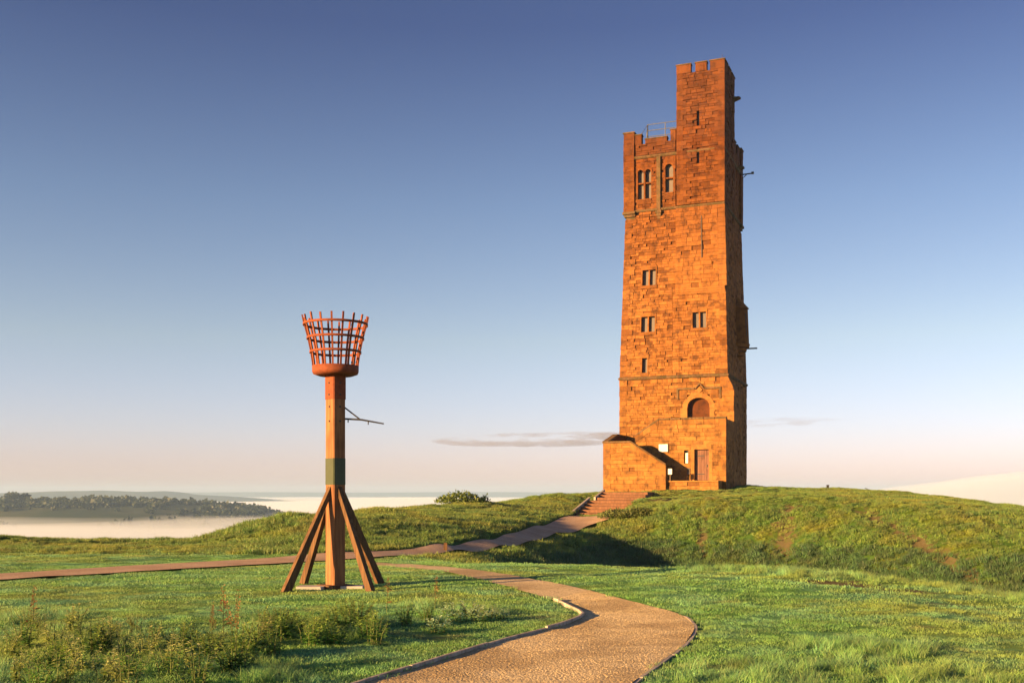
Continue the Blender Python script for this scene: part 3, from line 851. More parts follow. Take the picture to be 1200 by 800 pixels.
# corner piers with corbelled feet
def corner_pier(x0, x1, y0, y1, h0, h1, sx, sy):
    h = h0
    while h < h1-1e-6:
        ch = random.uniform(.32, .46)
        if h+ch > h1-.16: ch = h1-h
        j = random.uniform(-.012, .012)
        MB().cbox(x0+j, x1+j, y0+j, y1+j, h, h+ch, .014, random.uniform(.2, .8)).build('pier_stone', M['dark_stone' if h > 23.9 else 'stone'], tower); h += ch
    for k, q in enumerate((0, .10, .22)):
        MB().cbox(x0-.07+(q if sx < 0 else 0), x1+.07-(q if sx > 0 else 0), y0-.07+(q if sy < 0 else 0), y1+.07-(q if sy > 0 else 0), h0-.2*(k+1), h0-.2*k, .03, .45).build('pier_corbel', M['coping'], tower)
    MB().cbox(x0-.05, x1+.05, y0-.05, y1+.05, h1, h1+.12, .03, .3).build('coping_stone', M['coping'], tower)
A0 = .36-.14
corner_pier(-TL+A0, -TL+A0+.80, A0, A0+.80, 20.2, 25.9, -1, -1)
corner_pier(-A0-.80, -A0, TL-A0-.80, TL-A0, 20.2, 25.9, 1, 1)
corner_pier(-TL+A0, -TL+A0+.80, TL-A0-.80, TL-A0, 20.2, 25.9, -1, 1)
# slim pilaster between the lancets
sx0, sx1 = UU(5.16), UU(4.88)
pl = MB().hexa([g_front(sx0, 20.1, .16), g_front(sx1, 20.1, .16), g_front(sx1, 20.1, -.1), g_front(sx0, 20.1, -.1), g_front(sx0, 24.0, .16), g_front(sx1, 24.0, .16), g_front(sx1, 24.0, -.1), g_front(sx0, 24.0, -.1)], .25).build('pilaster', M['coping'], tower)
for k, (w, o) in enumerate(((.07, .22), (.03, .15), (-.04, .08))):
    MB().hexa([g_front(sx0-w, 20.1-.2*(k+1), o-.03), g_front(sx1+w, 20.1-.2*(k+1), o-.03), g_front(sx1+w, 20.1-.2*(k+1), -.2), g_front(sx0-w, 20.1-.2*(k+1), -.2), g_front(sx0-w, 20.1-.2*k, o), g_front(sx1+w, 20.1-.2*k, o), g_front(sx1+w, 20.1-.2*k, -.2), g_front(sx0-w, 20.1-.2*k, -.2)], .4).build('corbel', M['coping'], pl)

# stair turret above the string: own four walls from H_S2 to the top
TWd, TDp = 3.42, 3.9
XA, XB, YA, YB = -.36+.10-TWd, -.36+.10, .36-.13, .36-.13+TDp
def t_front(s, h, o, e=0): return (XA+s, YA-o, h)
def t_right(s, h, o, e=0): return (XB+o, YA+s, h)
def t_back(s, h, o, e=0): return (XB-s, YB+o, h)
def t_left(s, h, o, e=0): return (XA-o, YB-s, h)
slits = [(TWd-.36-1.12, TWd-.36-.94, 23.6, 24.5), (TWd-.36-1.12, TWd-.36-.94, 26.3, 27.1)]
tslit = [(1.45, 1.63, 23.1, 24.2), (1.45, 1.63, 25.8, 26.9)]
TT = 29.7
for fn, ln_, hl, seen in ((t_front, TWd, tslit, True), (t_right, TDp, [], True), (t_back, TWd, [], False), (t_left, TDp, [], True)):
    courses(fn, .45, ln_-.45, H_S2+.1, 22.6, hl, dark=.14, rough=.03, seen=seen, tone=(.15, .8))
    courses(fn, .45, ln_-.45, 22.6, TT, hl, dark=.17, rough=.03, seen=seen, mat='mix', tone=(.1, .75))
MB().box(XA+.35, XB-.35, YA+.35, YB-.35, H_S2-.2, 28.6, .3).build('turret_core', M['dark_stone'], tower)
h = H_S2+.1; k = 0
while h < TT-1e-6:
    ch = random.uniform(.30, .44)
    if h+ch > TT-.16: ch = TT-h
    for x, y in ((XA, YA), (XB, YA), (XB, YB), (XA, YB)):
        a, b = (.46, .7) if k % 2 else (.7, .46); o = .015+random.uniform(-.01, .012)
        x0, x1 = (x-o, x+a) if x == XA else (x-a, x+o); y0, y1 = (y-o, y+b) if y == YA else (y-b, y+o)
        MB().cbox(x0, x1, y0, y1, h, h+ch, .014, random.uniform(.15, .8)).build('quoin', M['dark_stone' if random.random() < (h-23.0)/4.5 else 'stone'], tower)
    h += ch; k += 1
for a, b in ((-.02, 1.02), (1.36, 2.16), (2.4, TWd+.02)):
    merlon(t_front, a, b, TT, 30.3, .4, .02); merlon(t_back, a, b, TT, 30.3, .4, .02)
for a, b in ((.42, 1.2), (1.55, 2.4), (2.75, TDp-.42)):
    merlon(t_right, a, b, TT, 30.3, .4, .02); merlon(t_left, a, b, TT, 30.3, .4, .02)
for fn, p_, q_ in ((t_front, .28, .48),):
    for a0, a1, b0, b1 in tslit:
        MB().hexa([fn(a0, b0, -.3), fn(a1, b0, -.3), fn(a1, b0, -.34), fn(a0, b0, -.34), fn(a0, b1, -.3), fn(a1, b1, -.3), fn(a1, b1, -.34), fn(a0, b1, -.34)], .1).build('slit_window', M['iron'], tower)
        MB().hexa([fn(a0-.15, b0-.16, .03), fn(a1+.15, b0-.16, .03), fn(a1+.15, b0-.16, -.2), fn(a0-.15, b0-.16, -.2), fn(a0-.15, b0, .03), fn(a1+.15, b0, .03), fn(a1+.15, b0, -.2), fn(a0-.15, b0, -.2)], .8).build('sill', M['ashlar'], tower)
# thin rod above the turret
MB().tube([(XB-.3, YA+.8, 28.6), (XB-.3, YA+.8, 31.0)], .012, 6).build('lightning_rod', M['iron'], tower)
# gargoyle spouts
def spout(fn, s, h, ln_=.7, mat='coping', name='gargoyle'):
    pr = [(-.14, -.14), (.14, -.14), (.16, .06), (.06, .16), (-.06, .16), (-.16, .06)]
    m = MB(); secs = [(0, 1.25, 0), (ln_*.45, .95, .02), (ln_*.75, .8, .05), (ln_, .45, .02)]
    for o, k, dz in secs:
        for a, b in pr: m.v.append(fn(s+a*k, h+b*k+dz, o))
    n = len(pr)
    for q in range(len(secs)-1):
        for j in range(n): m.f.append((q*n+j, q*n+(j+1) % n, q*n+n+(j+1) % n, q*n+n+j)); m.t.append(.4)
    m.f.append(tuple((len(secs)-1)*n+j for j in range(n))); m.t.append(.4)
    return m.build(name, M[mat], tower)
spout(t_right, TDp-.5, 28.6, .55)
spout(g_right, UL-1.1, 24.3, .45)
br = MB().tube([g_right(UL-.5, 24.0, .05), g_right(UL-.4, 24.05, .95)], .05, 6).tube([g_right(UL-.5, 23.6, .05), g_right(UL-.45, 23.98, .5)], .03, 6); br.box(*(lambda q: (q[0]-.09, q[0]+.09, q[1]-.09, q[1]+.09, q[2]-.05, q[2]+.1))(g_right(UL-.4, 24.05, .95))); br.build('bracket_lamp', M['iron'], tower)

# roof deck and the steel railing on it
MB().box(-TL+.7, -.7, .7, TL-.7, 24.9, 25.0, .3).build('roof_deck', M['coping'], tower)
m = MB(); ry = 2.3; ra, rb = -6.35, XA-.02
for z in (26.2, 26.65, 27.1): m.tube([(ra, ry, z), (rb, ry, z)], .028, 6)
for z in (26.2, 26.65, 27.1): m.tube([(ra, ry, z), (ra-.5, ry+1.6, z)], .028, 6)
for x in (ra, (ra+rb)/2, rb-.1): m.tube([(x, ry, 25.0), (x, ry, 27.13)], .032, 6)
m.tube([(ra-.5, ry+1.6, 25.0), (ra-.5, ry+1.6, 27.13)], .032, 6).tube([(ra, ry, 27.1), (ra-.35, ry-.5, 26.3), (ra-.35, ry-.5, 25.0)], .032, 6)
m.build('roof_railing', M['galv'], tower)

# square-headed windows: dressed surround, mullion, panes set back in the wall
def quadbox(fn, s0, s1, h0, h1, o0, o1, t, name, mat, par):
    return MB().hexa([fn(s0, h0, o1), fn(s1, h0, o1), fn(s1, h0, o0), fn(s0, h0, o0), fn(s0, h1, o1), fn(s1, h1, o1), fn(s1, h1, o0), fn(s0, h1, o0)], t).build(name, M[mat], par)
def sq_window(fn, b, lights=2):
    s0, s1, h0, h1 = b
    w = quadbox(fn, s0+.03, s1-.03, h0+.05, h1-.05, -.33, -.26, .5, 'window', 'glass', tower)
    quadbox(fn, s0-.06, s1+.06, h1-.05, h1+.22, -.35, .03, .6, 'lintel', 'stone', w)
    quadbox(fn, s0-.08, s1+.08, h0-.20, h0+.02, -.35, .06, .3, 'sill', 'stone', w)
    for a, c in ((s0-.05, s0+.05), (s1-.05, s1+.05)): quadbox(fn, a, c, h0+.02, h1-.05, -.35, .015, .5, 'jamb', 'stone', w)
    if lights == 2: quadbox(fn, (s0+s1)/2-.05, (s0+s1)/2+.05, h0+.02, h1-.05, -.30, -.04, .6, 'mullion', 'stone', w)
for k_, b_ in win.items(): sq_window(f_front, b_, 1 if k_ == 'slit' else 2)

# lancet windows with transom: arched slab with openings cut as outline strips
def lancet(fn, s0, s1, h0, h1, hd, w):
    """one arched light between s0..s1: voussoir ring, jambs and a glass pane; hd = height of springing"""
    g = quadbox(fn, s0, s1, h0, h1, -.33, -.27, .4, 'pane', 'glass', w)
    r = (s1-s0)/2; c = (s0+s1)/2; k = 10
    for i in range(k):
        a0, a1 = math.pi*i/k, math.pi*(i+1)/k
        def pt(a, rr): return (c-rr*math.cos(a), hd+rr*math.sin(a)*1.08)
        p = [pt(a0, r), pt(a1, r), pt(a1, r+.13), pt(a0, r+.13)]
        m = MB(); m.prism(p, lambda s, h: fn(s, h, .03), lambda s, h: fn(s, h, -.3), .7+.2*(i % 2)); m.build('voussoir', M['stone'], w)
def lancet_window(b, n):
    s0, s1, h0, h1 = b
    w = quadbox(g_front, s0, s1, h0-.02, h0+.10, -.33, .06, .5, 'window', 'stone', tower)
    wd = (s1-s0-.12*(n-1))/n
    hd = h1-wd/2*1.08-.13
    for k in range(n):
        a = s0+k*(wd+.12); lancet(g_front, a+.02, a+wd-.02, h0+.1, h1-.13, hd, w)
        quadbox(g_front, a, a+wd, h0+(hd-h0)*.62-.05, h0+(hd-h0)*.62+.05, -.28, -.03, .6, 'transom', 'stone', w)
    for k in range(n+1):
        a = s0+k*(wd+.12)-(.09 if k else .07); quadbox(g_front, a-.01, a+.11, h0+.1, hd, -.33, .01, .4, 'jamb' if k in (0, n) else 'mullion', 'stone', w)
    quadbox(g_front, s0-.05, s1+.05, h1+.021, h1+.34, -.35, .02, .6, 'lintel', 'stone', w)
    quadbox(g_front, s0-.05, s1+.05, h0-.26, h0-.021, -.35, .03, .3, 'sill', 'stone', w)
    # spandrel stones above the arches, back in the plane of the wall
    for k in range(n):
        a = s0+k*(wd+.12); c = a+wd/2; r = wd/2+.07
        for sg in (-1, 1):
            pts = [(c+sg*r*math.cos(t), hd+r*math.sin(t)*1.08) for t in np.linspace(0.0, math.pi/2, 7)]+[(c, h1+.02), (c+sg*(wd/2+.07), h1+.02)]
            MB().prism(pts, lambda s, h: g_front(s, h, .005), lambda s, h: g_front(s, h, -.3), .6).build('spandrel_stone', M['stone'], w)
lancet_window(lan1, 2); lancet_window(lan2, 1)

# oriel on corbels on the right face
oc, orr = 5.0, .90
def half_ring(h0, h1, r0, r1, name, mat='stone', t=.4, par=None):
    m = MB(); k = 8
    for h, r in ((h0, r0), (h1, r1)):
        for i in range(k+1):
            a = math.pi*i/k; m.v.append(f_right(oc-r*math.cos(a), h, r*math.sin(a)-.05))
    for i in range(k): m.f.append((i, i+1, k+2+i, k+1+i)); m.t.append(t+random.uniform(-.2, .2))
    m.f.append(tuple(reversed(range(k+1)))); m.f.append(tuple(k+1+i for i in range(k+1))); m.t += [t, t]
    return m.build(name, M[mat], par or tower)
ori = half_ring(10.75, 13.4, orr*.9, orr*.88, 'oriel')
for k, r in enumerate((.98, .72, .50, .28)): half_ring(10.75-.3*(k+1)+.05, 10.75-.3*k, orr*r*.92, orr*r, 'corbel_ring', 'ashlar', .4, ori)
half_ring(13.4, 14.3, orr*.98, .12, 'cap', 'ashlar', .6, ori)
quadbox(lambda s, h, o: f_right(oc-.42+s, h, o+.62), 0, .12, 11.3, 13.0, -.1, .04, .0, 'slit', 'iron', ori)
MB().tube([f_right(oc+.55, 10.5, .2), f_right(oc+.6, 10.5, 1.25)], .06, 6).build('water_spout', M['iron'], tower)

# arched doorway above the terrace, hood mould and carved lozenge
s0, s1 = arch_hole[0], arch_hole[1]; hd, cxx, rr_ = 5.72, (s0+s1)/2, (s1-s0)/2
def arch_pt(t, k=1.0, e=0): a = math.pi*t; return (cxx-(rr_*k+e)*math.cos(a), hd+(rr_*k*.92+e)*math.sin(a)**.85)
dr = quadbox(f_front, s0+.05, s1-.05, 3.7, 6.45, -.72, -.62, .4, 'upper_door', 'door', tower)
for k in range(9):
    p = [arch_pt(k/9), arch_pt((k+1)/9), arch_pt((k+1)/9, 1, .34), arch_pt(k/9, 1, .34)]
    MB().prism(p, lambda s, h: f_front(s, h, .025), lambda s, h: f_front(s, h, -.65), random.uniform(.5, 1)).build('voussoir', M['ashlar'], tower)
for sg, a in ((-1, s0), (1, s1)):
    h = 3.4
    while h < hd-.01:
        ch = min(.36, hd-h); q = random.choice((.32, .5))
        quadbox(f_front, a-(q if sg < 0 else 0), a+(q if sg > 0 else 0), h, h+ch, -.65, .02+random.uniform(-.008, .01), random.uniform(.4, 1), 'jamb_stone', 'ashlar', tower); h += ch
lm0, lm1, lmz = U(3.62), U(.44), 7.12
for a, b in ((lm0, U(2.35)), (U(1.6), lm1)): quadbox(f_front, a, b, lmz-.07, lmz+.07, -.05, .10, .5, 'hood_mould', 'coping', tower)
for a in (lm0, lm1-.14): quadbox(f_front, a, a+.14, lmz-.75, lmz-.07, -.05, .09, .5, 'hood_mould', 'coping', tower)
MB().prism([(U(2.35), lmz-.05), (U(1.975), lmz+.42), (U(1.6), lmz-.05), (U(1.7), lmz-.05), (U(1.975), lmz+.27), (U(2.25), lmz-.05)][::-1], lambda s, h: f_front(s, h, .10), lambda s, h: f_front(s, h, -.05), .4).build('hood_gable', M['coping'], tower)
MB().prism([(U(2.2), lmz-.12), (U(1.975), lmz-.34), (U(1.75), lmz-.12), (U(1.975), lmz+.12)], lambda s, h: f_front(s, h, .07), lambda s, h: f_front(s, h, -.05), .8).build('carved_lozenge', M['ashlar'], tower)
for a in (lm0+.2, lm1-.75): quadbox(f_front, a, a+.55, lmz-.72, lmz-.14, -.05, .045, .3, 'carved_panel', 'stone', tower)

# ---- stair block in front: v = distance out from the front face
def v_face(v): return lambda s, h, o, e=0: (-s, -v-o, h)              # s = u (to the left), so mirrored
def a_front(v):
    def fn(s, h, o, e=0): return (s, -v-o, h)                           # s = local x
    return fn
W1, W2 = 3.0, 4.6
XR = .45                                   # right end of the block
fnA = a_front(W1)
def inner_top(x): return 4.72 if x > -4.18 else 4.72-(-4.18-x)*(4.72-3.62)/1.64
door_hole = (-1.72, -.70, .5, 2.70); slit_hole = (-2.40, -2.10, 1.65, 2.65)
courses(fnA, -5.82, XR-.5, -1.4, 4.72, [door_hole, slit_hole], ch=(.24, .34), ln=(.35, .9), dark=.05, rough=.018, slope=inner_top, depth=.4, tone=(.45, 1.0))
def a_right(s, h, o, e=0): return (XR+o, -W1+s, h)
courses(a_right, .5, W1-.05, -1.4, 4.72, dark=.05, rough=.02)
h = -1.4; k = 0
while h < 4.72-1e-6:
    ch = random.uniform(.28, .40)
    if h+ch > 4.72-.15: ch = 4.72-h
    a, b = (.5, .75) if k % 2 else (.75, .5)
    MB().cbox(XR-a, XR+.015, -W1-.015+random.uniform(-.01, .01), -W1+b, h, h+ch, .014, random.uniform(.3, .9)).build('quoin', M['stone'], tower); h += ch; k += 1
MB().box(-4.2, XR-.3, -W1+.3, .3, -1.4, 3.75, .4).build('terrace', M['ashlar'], tower)
# inner wall core left of the terrace and parapet backs
m = MB(); m.prism([(-5.80, -1.4), (XR-.05, -1.4), (XR-.05, 4.68), (-4.18, 4.68), (-5.80, 3.58)], lambda s, h: (s, -W1+.04, h), lambda s, h: (s, -W1+.38, h), .5)
# cut-free: holes are covered by the recess boxes below
for rec, dpt in ((door_hole, .30), (slit_hole, .22)): pass
def core_panels(x0, x1, z0, z1):
    MB().hexa([(x0, -W1+.36, z0), (x1, -W1+.36, z0), (x1, -W1+.42, z0), (x0, -W1+.42, z0), (x0, -W1+.36, z1), (x1, -W1+.36, z1), (x1, -W1+.42, z1), (x0, -W1+.42, z1)], .3).build('backing', M['dark_stone'], tower)
core_panels(-4.2, XR-.1, -1.4, 4.66)
MB().prism([(-5.8, -1.4), (-4.2, -1.4), (-4.2, 4.6), (-5.8, 3.5)], lambda s, h: (s, -W1+.36, h), lambda s, h: (s, -W1+.42, h), .3).build('backing', M['dark_stone'], tower)
# coping along the inner parapet
def coping_run(pts, v0, v1, th=.13, ov=.05, mat='coping', step=.8):
    for (x0, z0), (x1, z1) in zip(pts[:-1], pts[1:]):
        L = math.hypot(x1-x0, z1-z0); n = max(1, round(L/step))
        for k in range(n):
            a, b = k/n, (k+1)/n-.008
            xa, za, xb, zb = x0+(x1-x0)*a, z0+(z1-z0)*a, x0+(x1-x0)*b, z0+(z1-z0)*b; j = random.uniform(-.01, .012)
            if abs(z1-z0) > .1:
                MB().hexa([(xa, -v1-.022-j*.3, za-.40), (xb, -v1-.022-j*.3, zb-.40), (xb, -v0-.02, zb-.40), (xa, -v0-.02, za-.40), (xa, -v1-.022-j*.3, za), (xb, -v1-.022-j*.3, zb), (xb, -v0-.02, zb), (xa, -v0-.02, za)], random.uniform(.3, .9)).build('raking_stone', M['stone'], tower)
            MB().hexa([(xa, -v1-ov+j, za), (xb, -v1-ov+j, zb), (xb, -v0+ov, zb), (xa, -v0+ov, za), (xa, -v1-ov+j+.03, za+th), (xb, -v1-ov+j+.03, zb+th), (xb, -v0+ov-.03, zb+th), (xa, -v0+ov-.03, za+th)], random.uniform(.2, .8)).build('coping_stone', M[mat], tower)
coping_run([(-5.86, 3.62), (-4.18, 4.72), (XR+.05, 4.72)], W1-.42, W1)
# door to the base
dd = MB(); dwr = quadbox(fnA, -1.68, -.74, .55, 2.66, -.30, -.25, .4, 'lower_door', 'door', tower)
for k in range(6):
    a = -1.68+.94*k/6; quadbox(fnA, a+.006, a+.94/6-.006, .57, 2.60, -.25, -.225, .2+.1*(k % 3), 'plank', 'door', dwr)
for z in (.95, 2.2): quadbox(fnA, -1.66, -1.05, z, z+.06, -.225, -.212, .2, 'hinge', 'iron', dwr)
quadbox(fnA, -.90, -.84, 1.45, 1.62, -.225, -.19, .2, 'handle', 'iron', dwr)
quadbox(fnA, -1.90, -.52, 2.66, 2.98, -.35, .02, .8, 'lintel', 'ashlar', dwr)
for a in (-1.95, -.70): quadbox(fnA, a, a+.25, .5, 2.66, -.35, .015, .7, 'jamb', 'ashlar', dwr)
sw = quadbox(fnA, -2.38, -2.12, 1.68, 2.62, -.26, -.22, .2, 'slit_window', 'iron', tower)
quadbox(fnA, -2.31, -2.14, 1.72, 2.42, -.22, -.03, .9, 'pale_panel', 'white', sw)
quadbox(fnA, -2.5, -2.0, 2.62, 2.80, -.3, .02, .8, 'lintel', 'ashlar', sw); quadbox(fnA, -2.5, -2.0, 1.5, 1.68, -.3, .03, .8, 'sill', 'ashlar', sw)
gr = quadbox(fnA, -2.18, -1.98, .95, 1.4, -.02, .03, .2, 'vent_grille', 'frame', tower)
for k in range(4): quadbox(fnA, -2.16, -2.0, .99+k*.1, 1.04+k*.1, .03, .045, .2, 'louvre', 'iron', gr)
# platform in front of the door
courses(a_front(4.35), -3.3, .22, -1.4, .42, ch=(.26, .36), ln=(.5, 1.0), rough=.015, tone=(.5, 1), dark=.03, depth=.35)
MB().box(-3.3, .2, -4.1, -W1+.1, -1.4, .42, .5).build('platform', M['ashlar'], tower)
for k in range(4):
    a = -3.3+3.52*k/4; MB().cbox(a+.004, a+3.52/4-.004, -4.40, -W1-.02, .42, .52, .012, random.uniform(.4, .9)).build('paving_slab', M['ashlar'], tower)
# outer stair wall
def outer_top(x): return 3.12 if x < -5.75 else 3.12-(x+5.75)*(3.12-1.52)/2.45
fnO = a_front(W2)
courses(fnO, -7.7+.5, -3.3-.3, -1.6, 3.12, ch=(.24, .34), ln=(.35, .95), dark=.05, rough=.018, slope=outer_top, depth=.34, tone=(.45, 1.0))
def o_right(s, h, o, e=0): return (-3.3+o, -W2+s, h)
h = -1.6; k = 0
while h < 1.5:
    ch = min(random.uniform(.28, .38), 1.52-h)
    if ch < .05: break
    MB().cbox(-3.3-(.35 if k % 2 else .6), -3.3, -W2-.012, -W2+.36, h, h+ch, .012, random.uniform(.4, .9)).build('quoin', M['stone'], tower); h += ch; k += 1
h = -1.6; k = 0
while h < 3.1:
    ch = random.uniform(.28, .38)
    if h+ch > 3.0: ch = 3.12-h
    MB().cbox(-7.7, -7.7+(.52 if k % 2 else .78), -W2-.012, -W2+(.78 if k % 2 else .52), h, h+ch, .012, random.uniform(.35, .9)).build('quoin', M['stone'], tower); h += ch; k += 1
MB().prism([(-7.66, -1.6), (-3.36, -1.6), (-3.36, 1.45), (-5.75, 3.05), (-7.66, 3.05)], lambda s, h: (s, -W2+.06, h), lambda s, h: (s, -W2+.36, h), .5).build('backing', M['dark_stone'], tower)
coping_run([(-7.74, 3.12), (-5.75, 3.12), (-3.28, 1.52)], W2-.36, W2)
# end wall of the landing, rising towards the tower
def e_left(s, h, o, e=0): return (-7.7-o, -s, h)
def end_top(s): return 3.72 if s < 2.2 else 3.72-(s-2.2)*(3.72-3.12)/2.4
courses(lambda s, h, o, e=0: (-7.7-o, -(W2-s), h), .5, W2-.05, -1.6, 3.72, ch=(.24, .34), seen=False, depth=.3, slope=lambda s: end_top(W2-s), rough=.015)
MB().prism([(.05, -1.6), (W2-.4, -1.6), (W2-.4, 3.1), (2.2, 3.7), (.05, 3.7)], lambda s, h: (-7.66, -s, h), lambda s, h: (-7.34, -s, h), .45).build('end_wall', M['dark_stone'], tower)
for (sa, za), (sb, zb) in (((W2+.04, 3.12), (3.4, 3.42)), ((3.39, 3.42), (2.2, 3.72)), ((2.19, 3.72), (1.1, 3.72)), ((1.09, 3.72), (0.02, 3.72))):
    MB().hexa([(-7.76, -sa, za), (-7.28, -sa, za), (-7.28, -sb, zb), (-7.76, -sb, zb), (-7.72, -sa, za+.14), (-7.32, -sa, za+.14), (-7.32, -sb, zb+.14), (-7.72, -sb, zb+.14)], random.uniform(.2, .6)).build('coping_stone', M['coping'], tower)
# the two flights and the landing
n1 = 10
for k in range(n1):
    x1 = -3.3-(2.45/n1)*k; z1 = .42+(2.2-.42)*(k+1)/n1
    MB().box(x1-2.45/n1-.02, x1, -W2+.37, -W1-.05, -1.2, z1, .5).build('stair_tread', M['ashlar'], tower)
MB().box(-7.33, -5.77, -W2+.37, -.06, -1.2, 2.2, .5).build('landing', M['ashlar'], tower)
for k in range(9):
    x0 = -5.75+(2.0/9)*k; z1 = 2.2+(3.75-2.2)*(k+1)/9
    MB().box(x0, x0+2.0/9+.02 if k < 8 else -3.7, -W1+.43, -.06, -1.2, z1, .5).build('stair_tread', M['ashlar'], tower)

# hand the 300 largest visible blocks over as single stones, the rest as one body of masonry per kind
ALL_STONES.sort(key=lambda a: -a[0])
for sz, mt, m in ALL_STONES[:300]: m.build('stone', M[mt], tower)
for mt in ('stone', 'ashlar', 'dark_stone'):
    big = MB()
    for sz, k_, m in ALL_STONES[300:]:
        if k_ != mt: continue
        n = len(big.v); big.v += m.v; big.f += [tuple(i+n for i in f) for f in m.f]; big.t += m.t
    if big.v:
        tag(big.build('masonry', M[mt], tower), kind='stuff')

def t_world(x, y, z):
    return (TW_O[0]+x*ex_[0]+y*ey_[0], TW_O[1]+x*ex_[1]+y*ey_[1], TW_Z+z)
def wall_board(x0, x1, z0, z1, v, name, label, cat, frame=.035):
    o = empty(name, t_world((x0+x1)/2, -v-.035, z0), -TW_A); w = (x1-x0)/2; hh = z1-z0
    b = MB().box(-w+frame, w-frame, -.030, -.005, frame, hh-frame, .5).build('panel', M['white'], o)
    f = MB()
    f.box(-w, -w+frame, -.038, .0, 0, hh).box(w-frame, w, -.038, .0, 0, hh).box(-w+frame, w-frame, -.038, .0, 0, frame).box(-w+frame, w-frame, -.038, .0, hh-frame, hh)
    f.build('frame', M['frame'], o); tag(o, label, cat)
wall_board(-4.20, -3.50, 2.50, 3.08, W1, 'notice_board', 'white framed information board on the stair wall left of the lower door', 'sign')
o = empty('notice_post', t_world(-3.02, -4.50, .52), -TW_A); tag(o, 'small white notice on a short post at the foot of the outside stair', 'notice')
MB().box(-.03, .03, .0, .05, 0, .75).build('post', M['frame'], o); MB().box(-.13, .13, -.025, -.002, .42, .80).build('panel', M['white'], o)

# ------------------------------------------------------------------ beacon
bx, by = -3.07, 18.55
bz = gz(bx, by)-.0
beacon = empty('fire_beacon', (bx, by, bz), R(45.7))
tag(beacon, 'tall timber beacon post with rusty iron fire basket and four raking braces on the turf', 'beacon')
hw = .127
def post_seg(z0, z1, w, mat, name):
    m = MB(); b = .018; n = 0
    for z in (z0, z1):
        m.v += [(-w+b, -w, z), (w-b, -w, z), (w, -w+b, z), (w, w-b, z), (w-b, w, z), (-w+b, w, z), (-w, w-b, z), (-w, -w+b, z)]
    for k in range(8): m.f.append((k, (k+1) % 8, 8+(k+1) % 8, 8+k)); m.t.append(.5)
    m.f.append(tuple(range(8, 16))); m.f.append(tuple(reversed(range(8)))); m.t += [.5, .5]
    return m.build(name, M[mat], beacon)
post = post_seg(-.35, 3.60, hw, 'wood', 'post')
sleeve = post_seg(3.27, 3.70, hw+.008, 'rust', 'steel_sleeve')
for z in (3.14, 2.89): 
    for a in (-1, 1):
        for dx in (0,):
            MB().tube([(a*hw, dx, z), (a*(hw+.012), dx, z)], .018, 8).build('bolt', M['bolt'], post); MB().tube([(dx, a*hw, z), (dx, a*(hw+.012), z)], .018, 8).build('bolt', M['bolt'], post)
for z in (3.35, 3.55):
    for a in (-1, 1):
        MB().tube([(a*(hw+.008), .0, z), (a*(hw+.022), .0, z)], .016, 8).build('bolt', M['bolt'], sleeve); MB().tube([(0, a*(hw+.008), z), (0, a*(hw+.022), z)], .016, 8).build('bolt', M['bolt'], sleeve)
post_seg(1.79, 2.25, hw+.004, 'green_paint', 'painted_band')
# raking braces on the four faces
for k in range(4):
    m = MB(); a = k*math.pi/2; c, s_ = math.cos(a), math.sin(a); w = .043
    L = [1.03, 1.0, 1.05, 1.02][k]
    prof = [(hw, 1.76), (hw, 1.60), (L-.03, -.18), (L+.075, -.18), (L+.055, -.02)]
    def fn(sg): return lambda r, z: (c*r-s_*sg*w, s_*r+c*sg*w, z)
    m.prism(prof, fn(-1), fn(1)).build('brace', M['brace'], beacon)
# iron dish and basket
dish = MB(); nseg = 40
prof = [(.02, 3.70), (.30, 3.68), (.385, 3.71), (.400, 3.75), (.402, 3.85), (.385, 3.852), (.38, 3.78), (.02, 3.76)]
for k in range(nseg):
    a = 2*math.pi*k/nseg
    for r, z in prof: dish.v.append((r*math.cos(a), r*math.sin(a), z))
for k in range(nseg):
    for j in range(len(prof)): 
        p_, q_ = k*len(prof), ((k+1) % nseg)*len(prof); j2 = (j+1) % len(prof)
        dish.f.append((p_+j, q_+j, q_+j2, p_+j2)); dish.t.append(.5)
dish.build('basket_dish', M['rust'], beacon, True)
bprof = [(.388, 3.80), (.395, 3.9), (.425, 4.1), (.475, 4.34), (.540, 4.58), (.556, 4.64), (.575, 4.74)]
def brad(z): return float(np.interp(z, [q[1] for q in bprof], [q[0] for q in bprof]))
for z in (4.09, 4.33, 4.57): MB().ring(brad(z)+.012, z, .042, .012, 48).build('basket_ring', M['rust'], beacon, True)
for k in range(18):
    a = 2*math.pi*(k+.35)/18; c, s_ = math.cos(a), math.sin(a); m = MB(); n0 = 0
    zs = [3.78, 3.9, 4.0, 4.1, 4.22, 4.34, 4.46, 4.57, 4.64, 4.70+.03*random.random()]
    for z in zs:
        r = brad(z)-.002; w = .0155
        for rr2, t in ((r-.012, -w), (r+.012, -w), (r+.012, w), (r-.012, w)): m.v.append((c*rr2-s_*t, s_*rr2+c*t, z))
    for q in range(len(zs)-1):
        for j in range(4): m.f.append((4*q+j, 4*q+(j+1) % 4, 4*q+4+(j+1) % 4, 4*q+4+j)); m.t.append(.5)
    m.f.append((4*len(zs)-4, 4*len(zs)-3, 4*len(zs)-2, 4*len(zs)-1)); m.t.append(.5)
    m.build('basket_bar', M['rust'], beacon)
